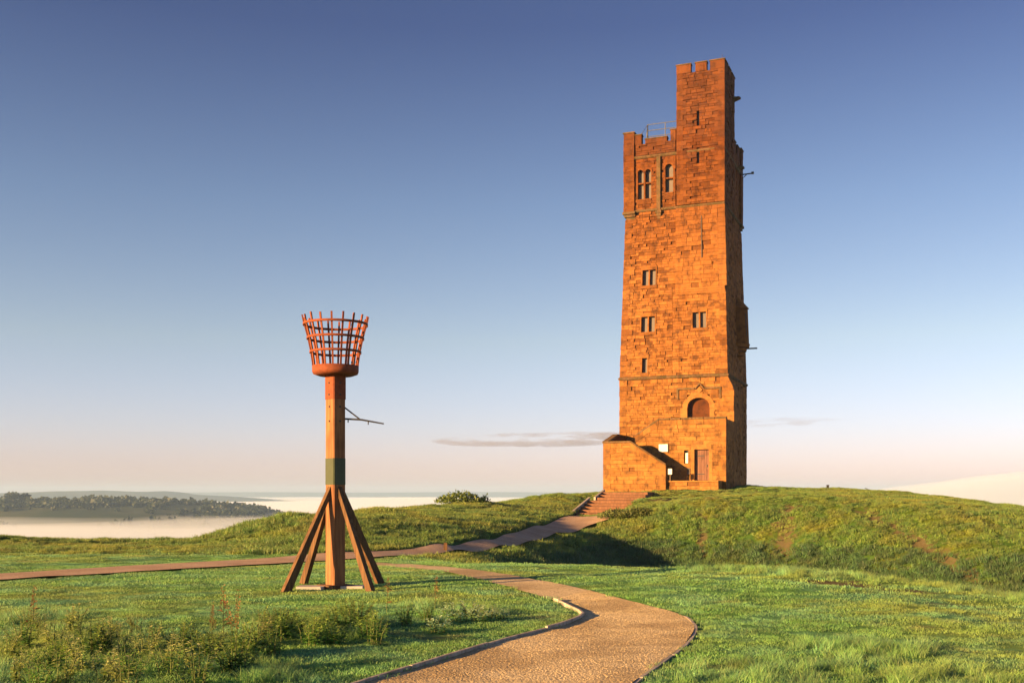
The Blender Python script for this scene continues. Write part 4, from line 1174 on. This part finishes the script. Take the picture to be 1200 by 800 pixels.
# iron arm on the right
arm = empty('tmp'); bpy.data.objects.remove(arm)
ra = R(-45.7)
def bl(x, y, z): return (math.cos(ra)*x-math.sin(ra)*y, math.sin(ra)*x+math.cos(ra)*y, z)
m = MB().tube([bl(.16, 0, 2.935), bl(.45, 0, 2.92), bl(.84, .02, 2.85)], [.016, .016, .012], 8).tube([bl(.15, 0, 3.14), bl(.42, 0, 2.93)], .013, 8)
armo = m.build('support_arm', M['iron'], beacon)
for x, z in ((.22, 2.93), (.57, 2.895)): MB().tube([bl(x, 0, z), bl(x, 0, z-.06)], .010, 6).build('hook', M['iron'], armo)
# concrete footing: two flush pads at the base
for k, (x0, x1, y0, y1) in enumerate(((-.62, -.16, -.34, .02), (.12, .5, -.22, .1))):
    p = [bl(x0, y0, 0), bl(x1, y0, 0), bl(x1, y1, 0), bl(x0, y1, 0)]
    MB().hexa([(q[0], q[1], -.1) for q in p]+[(q[0], q[1], .045) for q in p]).build('footing_pad', M['concrete'], beacon)
m = MB().cbox(-.24, .24, -.24, .24, -.2, .06, .02, .4); m.build('base_collar', M['brace'], beacon)

# ------------------------------------------------------------------ steps on the mound
steps = empty('timber_steps', (STEP_A[0], STEP_A[1], float(H0(STEP_A[0], STEP_A[1]))), 0)
tag(steps, 'two short flights of timber-edged earth steps climbing to the tower', 'steps')
sd = STEP_B-STEP_A; SL = float(np.hypot(*sd)); sd = sd/SL; sn = np.array([sd[1], -sd[0]])
z_a = P(673, 604.5, 60)[2]; z_b = TW_Z-.28
def sp(s, t, z): p = STEP_A+sd*s+sn*t; return (p[0]-STEP_A[0], p[1]-STEP_A[1], z-steps.location.z)
W_ST = 2.9
def sbox(s0, s1, t0, t1, z0, z1, name, mat, par, z1b=None):
    z1b = z1 if z1b is None else z1b; dz = z1b-z1
    m = MB().hexa([sp(s0, t0, z0), sp(s0, t1, z0), sp(s1, t1, z0+dz), sp(s1, t0, z0+dz), sp(s0, t0, z1), sp(s0, t1, z1), sp(s1, t1, z1b), sp(s1, t0, z1b)][::1], random.uniform(.2, .8))
    return m.build(name, M[mat], par)
rise = (z_b-z_a)/8; zcur = z_a; s_ = 0.1
zlist = []
for k in range(8):
    tread = .85
    if k == 5: s_ += 1.6          # landing between the flights
    z1 = z_a+rise*(k+1)
    nxt = s_+tread+(1.6 if k == 4 else 0) if k < 7 else SL+1.2
    sbox(s_-.06, s_+.05, 0, W_ST, z1-rise-.12, z1+.015, 'riser_board', 'riser', steps)
    sbox(s_+.05, nxt-.03, .02, W_ST-.02, z1-.5, z1, 'tread', 'tread', steps, z1+.03)
    s_ += tread
sbox(-.5, 4.3, -.14, -.02, z_a-.25, z_a+.22, 'side_board', 'board', steps, z_a+rise*5+.22)
sbox(5.8, 8.7, -.14, -.02, z_a+rise*5-.2, z_a+rise*5+.22, 'side_board', 'board', steps, z_b+.2)

# ------------------------------------------------------------------ path edging boards (parts of the gravel path)
def edging(pl, i0, i1, parent, step=1.5, side=1, hgt=.05):
    seg = pl[i0:i1]; L = np.r_[0, np.cumsum(np.hypot(*np.diff(seg, axis=0).T))]
    s = 0.0
    while s < L[-1]-.1:
        e = min(s+step*random.uniform(.8, 1.15), L[-1]); ks = np.linspace(s+.008, e-.008, 5); m = MB()
        pts = np.stack([np.interp(ks, L, seg[:, 0]), np.interp(ks, L, seg[:, 1])], 1)
        d = np.gradient(pts, axis=0); d /= np.linalg.norm(d, axis=1)[:, None]; nr = np.stack([-d[:, 1], d[:, 0]], 1)*side
        z = H0(pts[:, 0], pts[:, 1]); j = random.uniform(-.008, .014); jo = random.uniform(-.015, .015)
        for p, q, zz in zip(pts, nr, z):
            a = p+q*(.0+jo); b = p+q*(.032+jo)
            m.v += [(a[0], a[1], zz-.12), (b[0], b[1], zz-.12), (b[0], b[1], zz+hgt+j), (a[0], a[1], zz+hgt+j)]
        for k in range(4):
            for w in range(4): m.f.append((4*k+w, 4*k+(w+1) % 4, 4*k+4+(w+1) % 4, 4*k+4+w)); m.t.append(.5)
        m.f += [(3, 2, 1, 0), (16, 17, 18, 19)]; m.t += [.5, .5]
        m.build('edging_board', M['board'], parent); s = e
li = int(np.argmin(np.abs(near_L[:, 1]-hit(660, 706)[1]) + (near_L[:, 0] < 0)*9))
edging(near_L, 0, li+2, path_near, 1.5, 1, .032)
ri = int(np.argmin(np.hypot(*(near_R-np.array(hit(800, 718))).T)))
edging(near_R, 0, ri, path_near, 1.3, -1, -.004)

# marker post by the path
x, y = hit(522, 645.5); mp_ = empty('marker_post', (x, y, gz(x, y))); tag(mp_, 'short stubby wooden marker post beside the upper path', 'post')
MB().cbox(-.055, .055, -.055, .055, -.15, .26, .01).build('stump', M['brace'], mp_); MB().hexa([(-.056, -.056, .26), (.056, -.056, .26), (.056, .056, .26), (-.056, .056, .26), (-.03, -.03, .29), (.03, -.03, .29), (.03, .03, .29), (-.03, .03, .29)]).build('cap', M['brace'], mp_)

# two little things on the skyline of the mound: a stub post and a low bent rail
x, y, z = P(970, 572.5, 70); z = gz(x, y)
o = empty('stub_post', (x, y, z)); tag(o, 'tiny dark stub post on the skyline of the mound', 'post')
MB().cbox(-.07, .07, -.07, .07, -.2, .32, .02).build('stump', M['iron'], o); MB().cbox(-.085, .085, -.085, .085, .32, .36, .02).build('cap', M['iron'], o)
x, y, z = P(1017, 576, 67.5); z = gz(x, y)
o = empty('low_rail', (x, y, z)); tag(o, 'tiny bent metal rail on the skyline of the mound', 'rail')
for dx in (-.02, .14): MB().tube([(dx, 0, -.1), (dx, 0, .32 if dx < 0 else .24)], .018, 6).build('leg', M['iron'], o)
MB().tube([(-.19, 0, .40), (-.02, 0, .33), (.18, 0, .23)], .02, 6).build('bar', M['iron'], o)

# ------------------------------------------------------------------ vegetation
def blades(n, radius, hmin, hmax, wmin, wmax, lean, seed, dryfrac=.15, heads=0.0):
    g = np.random.default_rng(seed); V, T = [], []; Fq = []
    for k in range(n):
        a = g.random()*6.283; r = radius*math.sqrt(g.random()); x, y = r*math.cos(a), r*math.sin(a)
        h = g.uniform(hmin, hmax); w = g.uniform(wmin, wmax)/2; b = g.random()*6.283; ln = lean*g.uniform(.3, 1.3)*h
        dx, dy = math.cos(b)*ln, math.sin(b)*ln; t = g.random()*6.283; wx, wy = math.cos(t)*w, math.sin(t)*w
        z0 = -.02
        p = [(x-wx, y-wy, z0), (x+wx, y+wy, z0), (x+dx*.35+wx*.8, y+dy*.35+wy*.8, h*.55), (x+dx*.35-wx*.8, y+dy*.35-wy*.8, h*.55), (x+dx, y+dy, h)]
        i = len(V); V += p; Fq.append((i, i+1, i+2)); Fq.append((i, i+2, i+3)); Fq.append((i+3, i+2, i+4))
        tn = g.random()*.35 if g.random() > dryfrac else g.uniform(.6, 1); T += [tn]*3
    return np.array(V), np.array(Fq), np.array(T)
def template(name, mat, *a, **k):
    V, Fq, T = blades(*a, **k); return bpy.data.objects.new(name, raw_mesh(name, V, Fq, mat, T))

def scatter(name, pts, rot, scl, idx, temps, label, cat):
    """one object whose points carry instances of the given tufts"""
    me = bpy.data.meshes.new(name); me.vertices.add(len(pts)); me.vertices.foreach_set('co', np.asarray(pts, np.float32).ravel())
    for nm, ty, arr, key in (('rot', 'FLOAT_VECTOR', rot, 'vector'), ('scl', 'FLOAT', scl, 'value'), ('idx', 'INT', idx, 'value')):
        a = me.attributes.new(nm, ty, 'POINT'); a.data.foreach_set(key, np.asarray(arr, np.int32 if ty == 'INT' else np.float32).ravel())
    o = bpy.data.objects.new(name, me); C.objects.link(o)
    ng = bpy.data.node_groups.new(name, 'GeometryNodeTree')
    ng.interface.new_socket('Geometry', in_out='INPUT', socket_type='NodeSocketGeometry'); ng.interface.new_socket('Geometry', in_out='OUTPUT', socket_type='NodeSocketGeometry')
    gi, go = ng.nodes.new('NodeGroupInput'), ng.nodes.new('NodeGroupOutput')
    iop = ng.nodes.new('GeometryNodeInstanceOnPoints'); g2i = ng.nodes.new('GeometryNodeGeometryToInstance')
    for t in reversed(temps):
        oi = ng.nodes.new('GeometryNodeObjectInfo'); oi.inputs['Object'].default_value = t; oi.inputs['As Instance'].default_value = True
        ng.links.new(oi.outputs['Geometry'], g2i.inputs[0])
    def na(nm, ty):
        n = ng.nodes.new('GeometryNodeInputNamedAttribute'); n.data_type = ty; n.inputs[0].default_value = nm; return n.outputs[0]
    ng.links.new(gi.outputs[0], iop.inputs['Points']); ng.links.new(g2i.outputs[0], iop.inputs['Instance'])
    iop.inputs['Pick Instance'].default_value = True
    ng.links.new(na('idx', 'INT'), iop.inputs['Instance Index']); ng.links.new(na('scl', 'FLOAT'), iop.inputs['Scale'])
    e2r = ng.nodes.new('FunctionNodeEulerToRotation'); ng.links.new(na('rot', 'FLOAT_VECTOR'), e2r.inputs[0]); ng.links.new(e2r.outputs[0], iop.inputs['Rotation'])
    ng.links.new(iop.outputs[0], go.inputs[0])
    o.modifiers.new('scatter', 'NODES').node_group = ng
    tag(o, label, cat, kind='stuff'); return o

def slope_rot(x, y, amount=.8):
    e = .3; gxx = (H0(x+e, y)-H0(x-e, y))/(2*e); gyy = (H0(x, y+e)-H0(x, y-e))/(2*e)
    return np.stack([np.arctan(gyy)*amount, -np.arctan(gxx)*amount, np.zeros_like(x)], 1)
def field(x0, x1, y0, y1, dens, keep=None, wedge=1.0):
    n = int((x1-x0)*(y1-y0)*dens); x = rng.uniform(x0, x1, n); y = rng.uniform(y0, y1, n)
    k = np.abs(x) < (.53*y+2.5)*wedge; x, y = x[k], y[k]
    k = ~path_mask(x, y, -.11)
    s, t, L = step_zone(x, y); k &= ~((s > -.2) & (s < L+1.2) & (t > -.1) & (t < 2.9))
    lx, ly = tower_local(x, y); k &= ~((lx > -8.2) & (lx < .9) & (ly > -4.9) & (ly < 8.3))
    k &= rng.random(len(x)) > earth(x, y)*.85
    if keep is not None: k &= keep(x, y)
    return x[k], y[k]
def plant_field(name, x, y, temps, smin, smax, label, sink=0.0, tall=None):
    z = ground_z(x, y)-sink; n = len(x)
    rot = slope_rot(x, y); rot[:, 2] = 0
    # spin each tuft: small tilts survive because the tufts are round
    spin = rng.random(n)*6.283
    rot = np.stack([rot[:, 0], rot[:, 1], spin], 1)
    s = rng.uniform(smin, smax, n)
    if tall is not None: s = s*tall(x, y)
    return scatter(name, np.stack([x, y, z], 1), rot, s, rng.integers(0, len(temps), n), temps, label, 'grass')

near_t = [template('tuft_short', M['grass'], 110, .17, .010, .028, .004, .007, 1.2, 10+k) for k in range(5)]
mid_t = [template('tuft_mid', M['grass'], 110, .26, .010, .027, .005, .009, 1.2, 20+k) for k in range(5)]
rough_t = [template('tuft_rough', M['rough'], 75, .30, .05, .19, .012, .026, .8, 30+k, dryfrac=.3) for k in range(5)]
lush_shade_t = [template('tuft_lush_shade', M['lush'], 75, .30, .06, .22, .012, .026, .7, 70+k, dryfrac=.1) for k in range(4)]
long_t = [template('tuft_long', M['grass'], 90, .16, .07, .22, .004, .009, .8, 40+k, dryfrac=.3) for k in range(5)]
clump = lambda x, y: .75+.8*np.clip(fbm(x*.5, y*.5, 4)+.25, 0, 1)
x, y = field(-9, 9, 7.5, 15.5, 34)
plant_field('mown_grass', x, y, near_t, .8, 1.25, 'short dewy green turf around the gravel path', tall=clump)
x, y = field(-22, 22, 15.5, 33, 15, lambda x, y: y < 30+.0*x)
plant_field('mown_grass', x, y, mid_t, .8, 1.3, 'short green turf between the beacon and the mound', tall=clump)
x, y = field(-27, 34, 29, 66, 26)
k = ~path_mask(x, y, .28); x, y = x[k], y[k]
ditch = (x > -2) & (H0(x, y) + fbm(x*.4, y*.4, 3)*1.0 < -.62)  # low ground that gets the greener tufts with shade painted into their colour
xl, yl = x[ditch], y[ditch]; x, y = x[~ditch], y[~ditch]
bank = lambda x, y: (.55+.9*np.clip(fbm(x*.35+5, y*.35, 4)+.3, 0, 1))*np.where((y < 36) & (x < -8), .6, 1.0)*np.where((x > 4) & (H0(x, y) > .95), .62, 1.0)
plant_field('rough_grass', x, y, rough_t, .6, 1.15, 'rough yellow-green grass covering the banks and the mound', tall=bank)
x, y = field(-12, 44, 66, 84, 7)
plant_field('mound_grass', x, y, rough_t, .4, .7, 'grass on the top of the mound around the tower')
plant_field('ditch_grass', xl, yl, lush_shade_t, .6, 1.2, 'lush green grass along the foot of the mound, coloured darker for the shade in the ditch')
# long grass: lip of the ditch, foreground right and left
lipw = np.array([hit(p, q) for p, q in ((820, 666), (900, 668.5), (1000, 677), (1100, 687), (1200, 701))])
def lk(x, y): return segdist(lipw, x, y) < .8
x, y = field(3, 12, 14, 27, 12, lk); xs_, ys_ = [x], [y]
fg = [np.array(hit(px, py)) for px, py in ((1000, 775), (930, 785), (1060, 790), (960, 800), (1110, 800), (880, 800), (1020, 760))]
def fk(x, y): return np.min([np.hypot(x-p[0], y-p[1])/(.75+.25*i/6) for i, p in enumerate(fg)], axis=0) < .95*rng.random(len(x))**.5
x, y = field(1.5, 6, 8, 12, 34, fk); xs_.append(x); ys_.append(y)
weedc = [(60, 750, 1.1), (20, 790, 1.0), (130, 770, 1.2), (220, 780, 1.1), (120, 800, 1.0), (300, 790, .8), (360, 740, 1.0), (420, 735, .8), (330, 735, .7), (250, 755, .7), (40, 725, .9), (550, 720, .6), (500, 712, .6)]
wc = [(np.array(hit(a, b)), r) for a, b, r in weedc]
def wk(x, y): return np.min([np.hypot(x-p[0], y-p[1])/r for p, r in wc], axis=0) < rng.random(len(x))**.5
x, y = field(-8, 0, 8, 18, 26, wk); xs_.append(x); ys_.append(y)
plant_field('long_grass', np.hstack(xs_), np.hstack(ys_), long_t, .38, .78, 'tufts of longer yellowing grass in the foreground and on the ditch edge')

# gravel crumbs on the near path
peb = []
for k in range(4):
    g = np.random.default_rng(90+k); m = MB(); b = []
    for i in range(5):
        a = 6.283*i/5; rr2 = .009*g.uniform(.7, 1.2); b.append((rr2*math.cos(a), rr2*math.sin(a), 0))
    m.v = b+[(g.normal()*.002, g.normal()*.002, .008)]; m.f = [(i, (i+1) % 5, 5) for i in range(5)]; m.t = [g.random()]*5
    peb.append(bpy.data.objects.new('pebble', m.mesh('pebble', M['path'])))
n = 34000; t = rng.random(n); ii = rng.integers(0, 45, n); f = rng.random(n); 
ii = np.minimum(ii, 88); a = near_L[ii]*(1-f)[:, None]+near_L[ii+1]*f[:, None]; b = near_R[ii]*(1-f)[:, None]+near_R[ii+1]*f[:, None]
p = a*(1-t)[:, None]+b*t[:, None]
zz = H0(p[:, 0], p[:, 1])+fbm(p[:, 0]*1.2, p[:, 1]*1.2, 3)*.035-.001
k = p[:, 1] > 8.4; p, zz = p[k], zz[k]; n = len(p)
scatter('path_gravel', np.column_stack([p, zz]), np.column_stack([rng.normal(0, .3, n), rng.normal(0, .3, n), rng.random(n)*6.28]), rng.uniform(.25, .8, n), rng.integers(0, 4, n), peb, 'loose brown gravel lying on the near path', 'gravel')

# single weeds ------------------------------------------------------
def leaf_quad(m, p, d, up, L, W, t):
    d = d.normalized(); s = d.cross(up).normalized()*W/2; n = len(m.v)
    q = p+d*L*.5+up*L*.06; e = p+d*L-up*L*.10
    m.v += [tuple(p), tuple(q-s), tuple(e), tuple(q+s)]
    m.f += [(n, n+1, n+2), (n, n+2, n+3)]; m.t += [t, t]
def weed_proto(name, nst, h, leafmat, L, W, nl, spread, seed, seeds=False, dry=.3):
    g = random.Random(seed); root = empty(name); st = MB(); lf = MB(); sd_ = MB()
    for k in range(nst):
        a = g.uniform(0, 6.283); r = spread*g.uniform(.0, .35); x, y = r*math.cos(a), r*math.sin(a); hh = h*g.uniform(.6, 1.05)
        ln = spread*g.uniform(.1, .6); tx, ty = x+ln*math.cos(a), y+ln*math.sin(a)
        st.tube([(x, y, -.06), ((x*2+tx)/3, (y*2+ty)/3, hh*.5), (tx, ty, hh)], [.007, .005, .002], 5, cap=False)
        for i in range(nl):
            f = g.uniform(.08, 1.0); pz = hh*f; pp = Vector((x+(tx-x)*f, y+(ty-y)*f, pz)); b = g.uniform(0, 6.283)
            d = Vector((math.cos(b), math.sin(b), g.uniform(-.2, .7)))
            sc_ = (1.15-.6*f)*g.uniform(.6, 1.2)
            leaf_quad(lf, pp, d, Vector((0, 0, 1)), L*sc_, W*sc_, min(1, max(0, g.random()*.6+(f-.4)*.8*dry*2)))
        if seeds:
            for i in range(46):
                f = g.uniform(.5, 1.02); pp = Vector((x+(tx-x)*f, y+(ty-y)*f, hh*f)); b = g.uniform(0, 6.283); rr2 = .035*(1.25-f)
                pp += Vector((math.cos(b)*rr2, math.sin(b)*rr2, 0)); leaf_quad(sd_, pp, Vector((math.cos(b), math.sin(b), .8)), Vector((0, 0, 1)), .03, .022, g.random())
    st.build('stem', M['stem'], root)
    if lf.v: lf.build('foliage', M[leafmat], root)
    if sd_.v: sd_.build('seed_head', M['rustleaf'], root)
    return root
def copy_tree(o):
    c = o.copy(); C.objects.link(c)
    for ch in o.children:
        d = ch.copy(); C.objects.link(d); d.parent = c
    return c
def place(proto, spots, label, cat, group, smin=.8, smax=1.2):
    for i, sp_ in enumerate(spots):
        o = proto if i == 0 else copy_tree(proto)
        x, y = hit(*sp_[:2]); o.location = (x, y, gz(x, y)); o.rotation_euler = (0, 0, random.uniform(0, 6.28)); s = (sp_[2] if len(sp_) > 2 else 1)*random.uniform(smin, smax); o.scale = (s, s, s)
        tag(o, label, cat, group)
dock = weed_proto('dock_plant', 1, .78, 'rustleaf', .12, .05, 9, .10, 3, True)
for i, (sp_, lb) in enumerate((((37, 745, .9), 'tall dead dock stalk with rusty seed head standing among straw-yellow weeds'), ((262, 752, .95), 'tall dead dock stalk beside thin branching dead stalks'),
        ((452, 720, .85), 'tall dead dock stalk in the grass just below a beacon brace'), ((508, 718, .8), 'dead dock stalk standing over low pale leafy plants'))):
    place(dock if i == 0 else copy_tree(dock), [sp_], lb, 'plant', 'dead dock stalks in the weeds', .95, 1.05)
dry = weed_proto('dry_weed', 7, .31, 'dryleaf', .075, .036, 26, .20, 5)
place(dry, [(52, 748), (64, 762), (137, 768), (136, 752), (100, 790), (20, 800), (170, 772), (190, 786), (85, 742), (8, 770), (120, 806), (235, 796), (160, 742, .8), (300, 758), (70, 808), (150, 815), (30, 735, .8)], 'straw-yellow leafy weed in the rough patch left of the path', 'plant', 'straw-yellow weeds')
ylw = weed_proto('yellowing_weed', 11, .31, 'leaf', .080, .040, 34, .28, 8, False, .9)
place(ylw, [(318, 745), (345, 742), (372, 745), (398, 742), (420, 738), (330, 752), (362, 757), (392, 755), (432, 748), (405, 728, .8)], 'yellow-green bushy weed clump between the beacon and the path edge', 'plant', 'yellowing weed clumps')
place(copy_tree(ylw), [(300, 768), (245, 775), (210, 765), (60, 790), (110, 770), (275, 790)], 'yellow-green bushy weed clump growing among the straw-yellow weeds', 'plant', 'yellow-green clumps among the straw-yellow weeds')
grn = weed_proto('nettle_clump', 9, .34, 'leaf', .075, .034, 24, .26, 12, False, .2)
place(grn, [(25, 760), (80, 775), (150, 795), (200, 800), (250, 765), (440, 755), (475, 735), (285, 775), (180, 755), (45, 812), (230, 815), (320, 770), (500, 730, .8)], 'low dark green nettle clump in the rough grass', 'plant', 'green nettle clumps')
pale = weed_proto('pale_weed', 9, .20, 'paleleaf', .075, .045, 16, .26, 15, False, .9)
place(pale, [(520, 733), (540, 730), (560, 730), (575, 728), (530, 724), (553, 722), (590, 726, .7), (512, 741)], 'low pale whitish-green leafy plant near the bend of the path', 'plant', 'pale leafy plants')
tall = weed_proto('cow_parsley', 3, .62, 'dryleaf', .06, .02, 5, .2, 17, True)
place(tall, [(275, 757)], 'thin branching dead stalks right beside the tall dock stalk', 'plant', None, .85, .9)
place(copy_tree(tall), [(245, 752)], 'shorter thin branching dead stalks beside the tall dock stalk', 'plant', None, .65, .7)

# shrub on the bank and the low hedge by the steps ------------------
def shrub(name, loc, rx, ry, h, nl, L, mat, seed, label, twigs=14):
    g = np.random.default_rng(seed); root = empty(name, loc); tag(root, label, 'bush')
    tw = MB()
    for k in range(twigs):
        a = g.random()*6.283; r = math.sqrt(g.random()); e = (rx*r*math.cos(a), ry*r*math.sin(a), h*(1-.6*r*r)*g.uniform(.75, 1.08))
        tw.tube([(e[0]*.3, e[1]*.3, -.1), (e[0]*.7, e[1]*.7, e[2]*.6), e], [.018, .012, .004], 5, cap=False)
    tw.build('branch', M['bark'], root)
    a = g.random(nl)*6.283; r = np.sqrt(g.random(nl)); top = h*(1-.75*r**2.2)*(.82+.5*fbm(a*2+seed, r*4, 3)); zf = g.random(nl)**.6
    c = np.stack([rx*r*np.cos(a), ry*r*np.sin(a), top*zf], 1)
    d = g.normal(size=(nl, 3)); d[:, 2] = np.abs(d[:, 2])+.3; d /= np.linalg.norm(d, axis=1)[:, None]; s = np.cross(d, g.normal(size=(nl, 3))); s /= np.linalg.norm(s, axis=1)[:, None]
    ln = L*g.uniform(.6, 1.3, nl)[:, None]; q = np.stack([c, c+d*ln*.5+s*ln*.22, c+d*ln, c+d*ln*.5-s*ln*.22], 1).reshape(-1, 3)
    o = bpy.data.objects.new('foliage', raw_mesh('foliage', q, np.arange(len(q)).reshape(-1, 4), M[mat], np.clip(g.random(nl)*.7+zf*.3-.1, 0, 1))); C.objects.link(o); o.parent = root
x, y, z = P(540, 589, 57.5); shrub('gorse_bush', (x, y, gz(x, y)-.03), 1.35, .9, .80, 1500, .16, 'gorse', 51, 'spiky low gorse bush alone on the crest of the bank')
x, y, z = P(569, 589, 58); shrub('gorse_bush', (x, y, gz(x, y)-.03), .24, .2, .62, 90, .14, 'gorse', 55, 'small sparse sprig beside the gorse bush on the bank', 7)
for k, (px, py, d, rx, ry, h) in enumerate(((722, 604, 56, .9, .8, .55), (748, 602, 54.5, .95, .8, .55))):
    x, y = hit(px, py+2); shrub('hedge_bush', (x, y, gz(x, y)-.05), rx, ry, h, 1500, .12, 'shrub', 61+k, ('low dark bush at the foot of the timber steps', 'low dark bush on the brow of the mound right of the steps')[k])
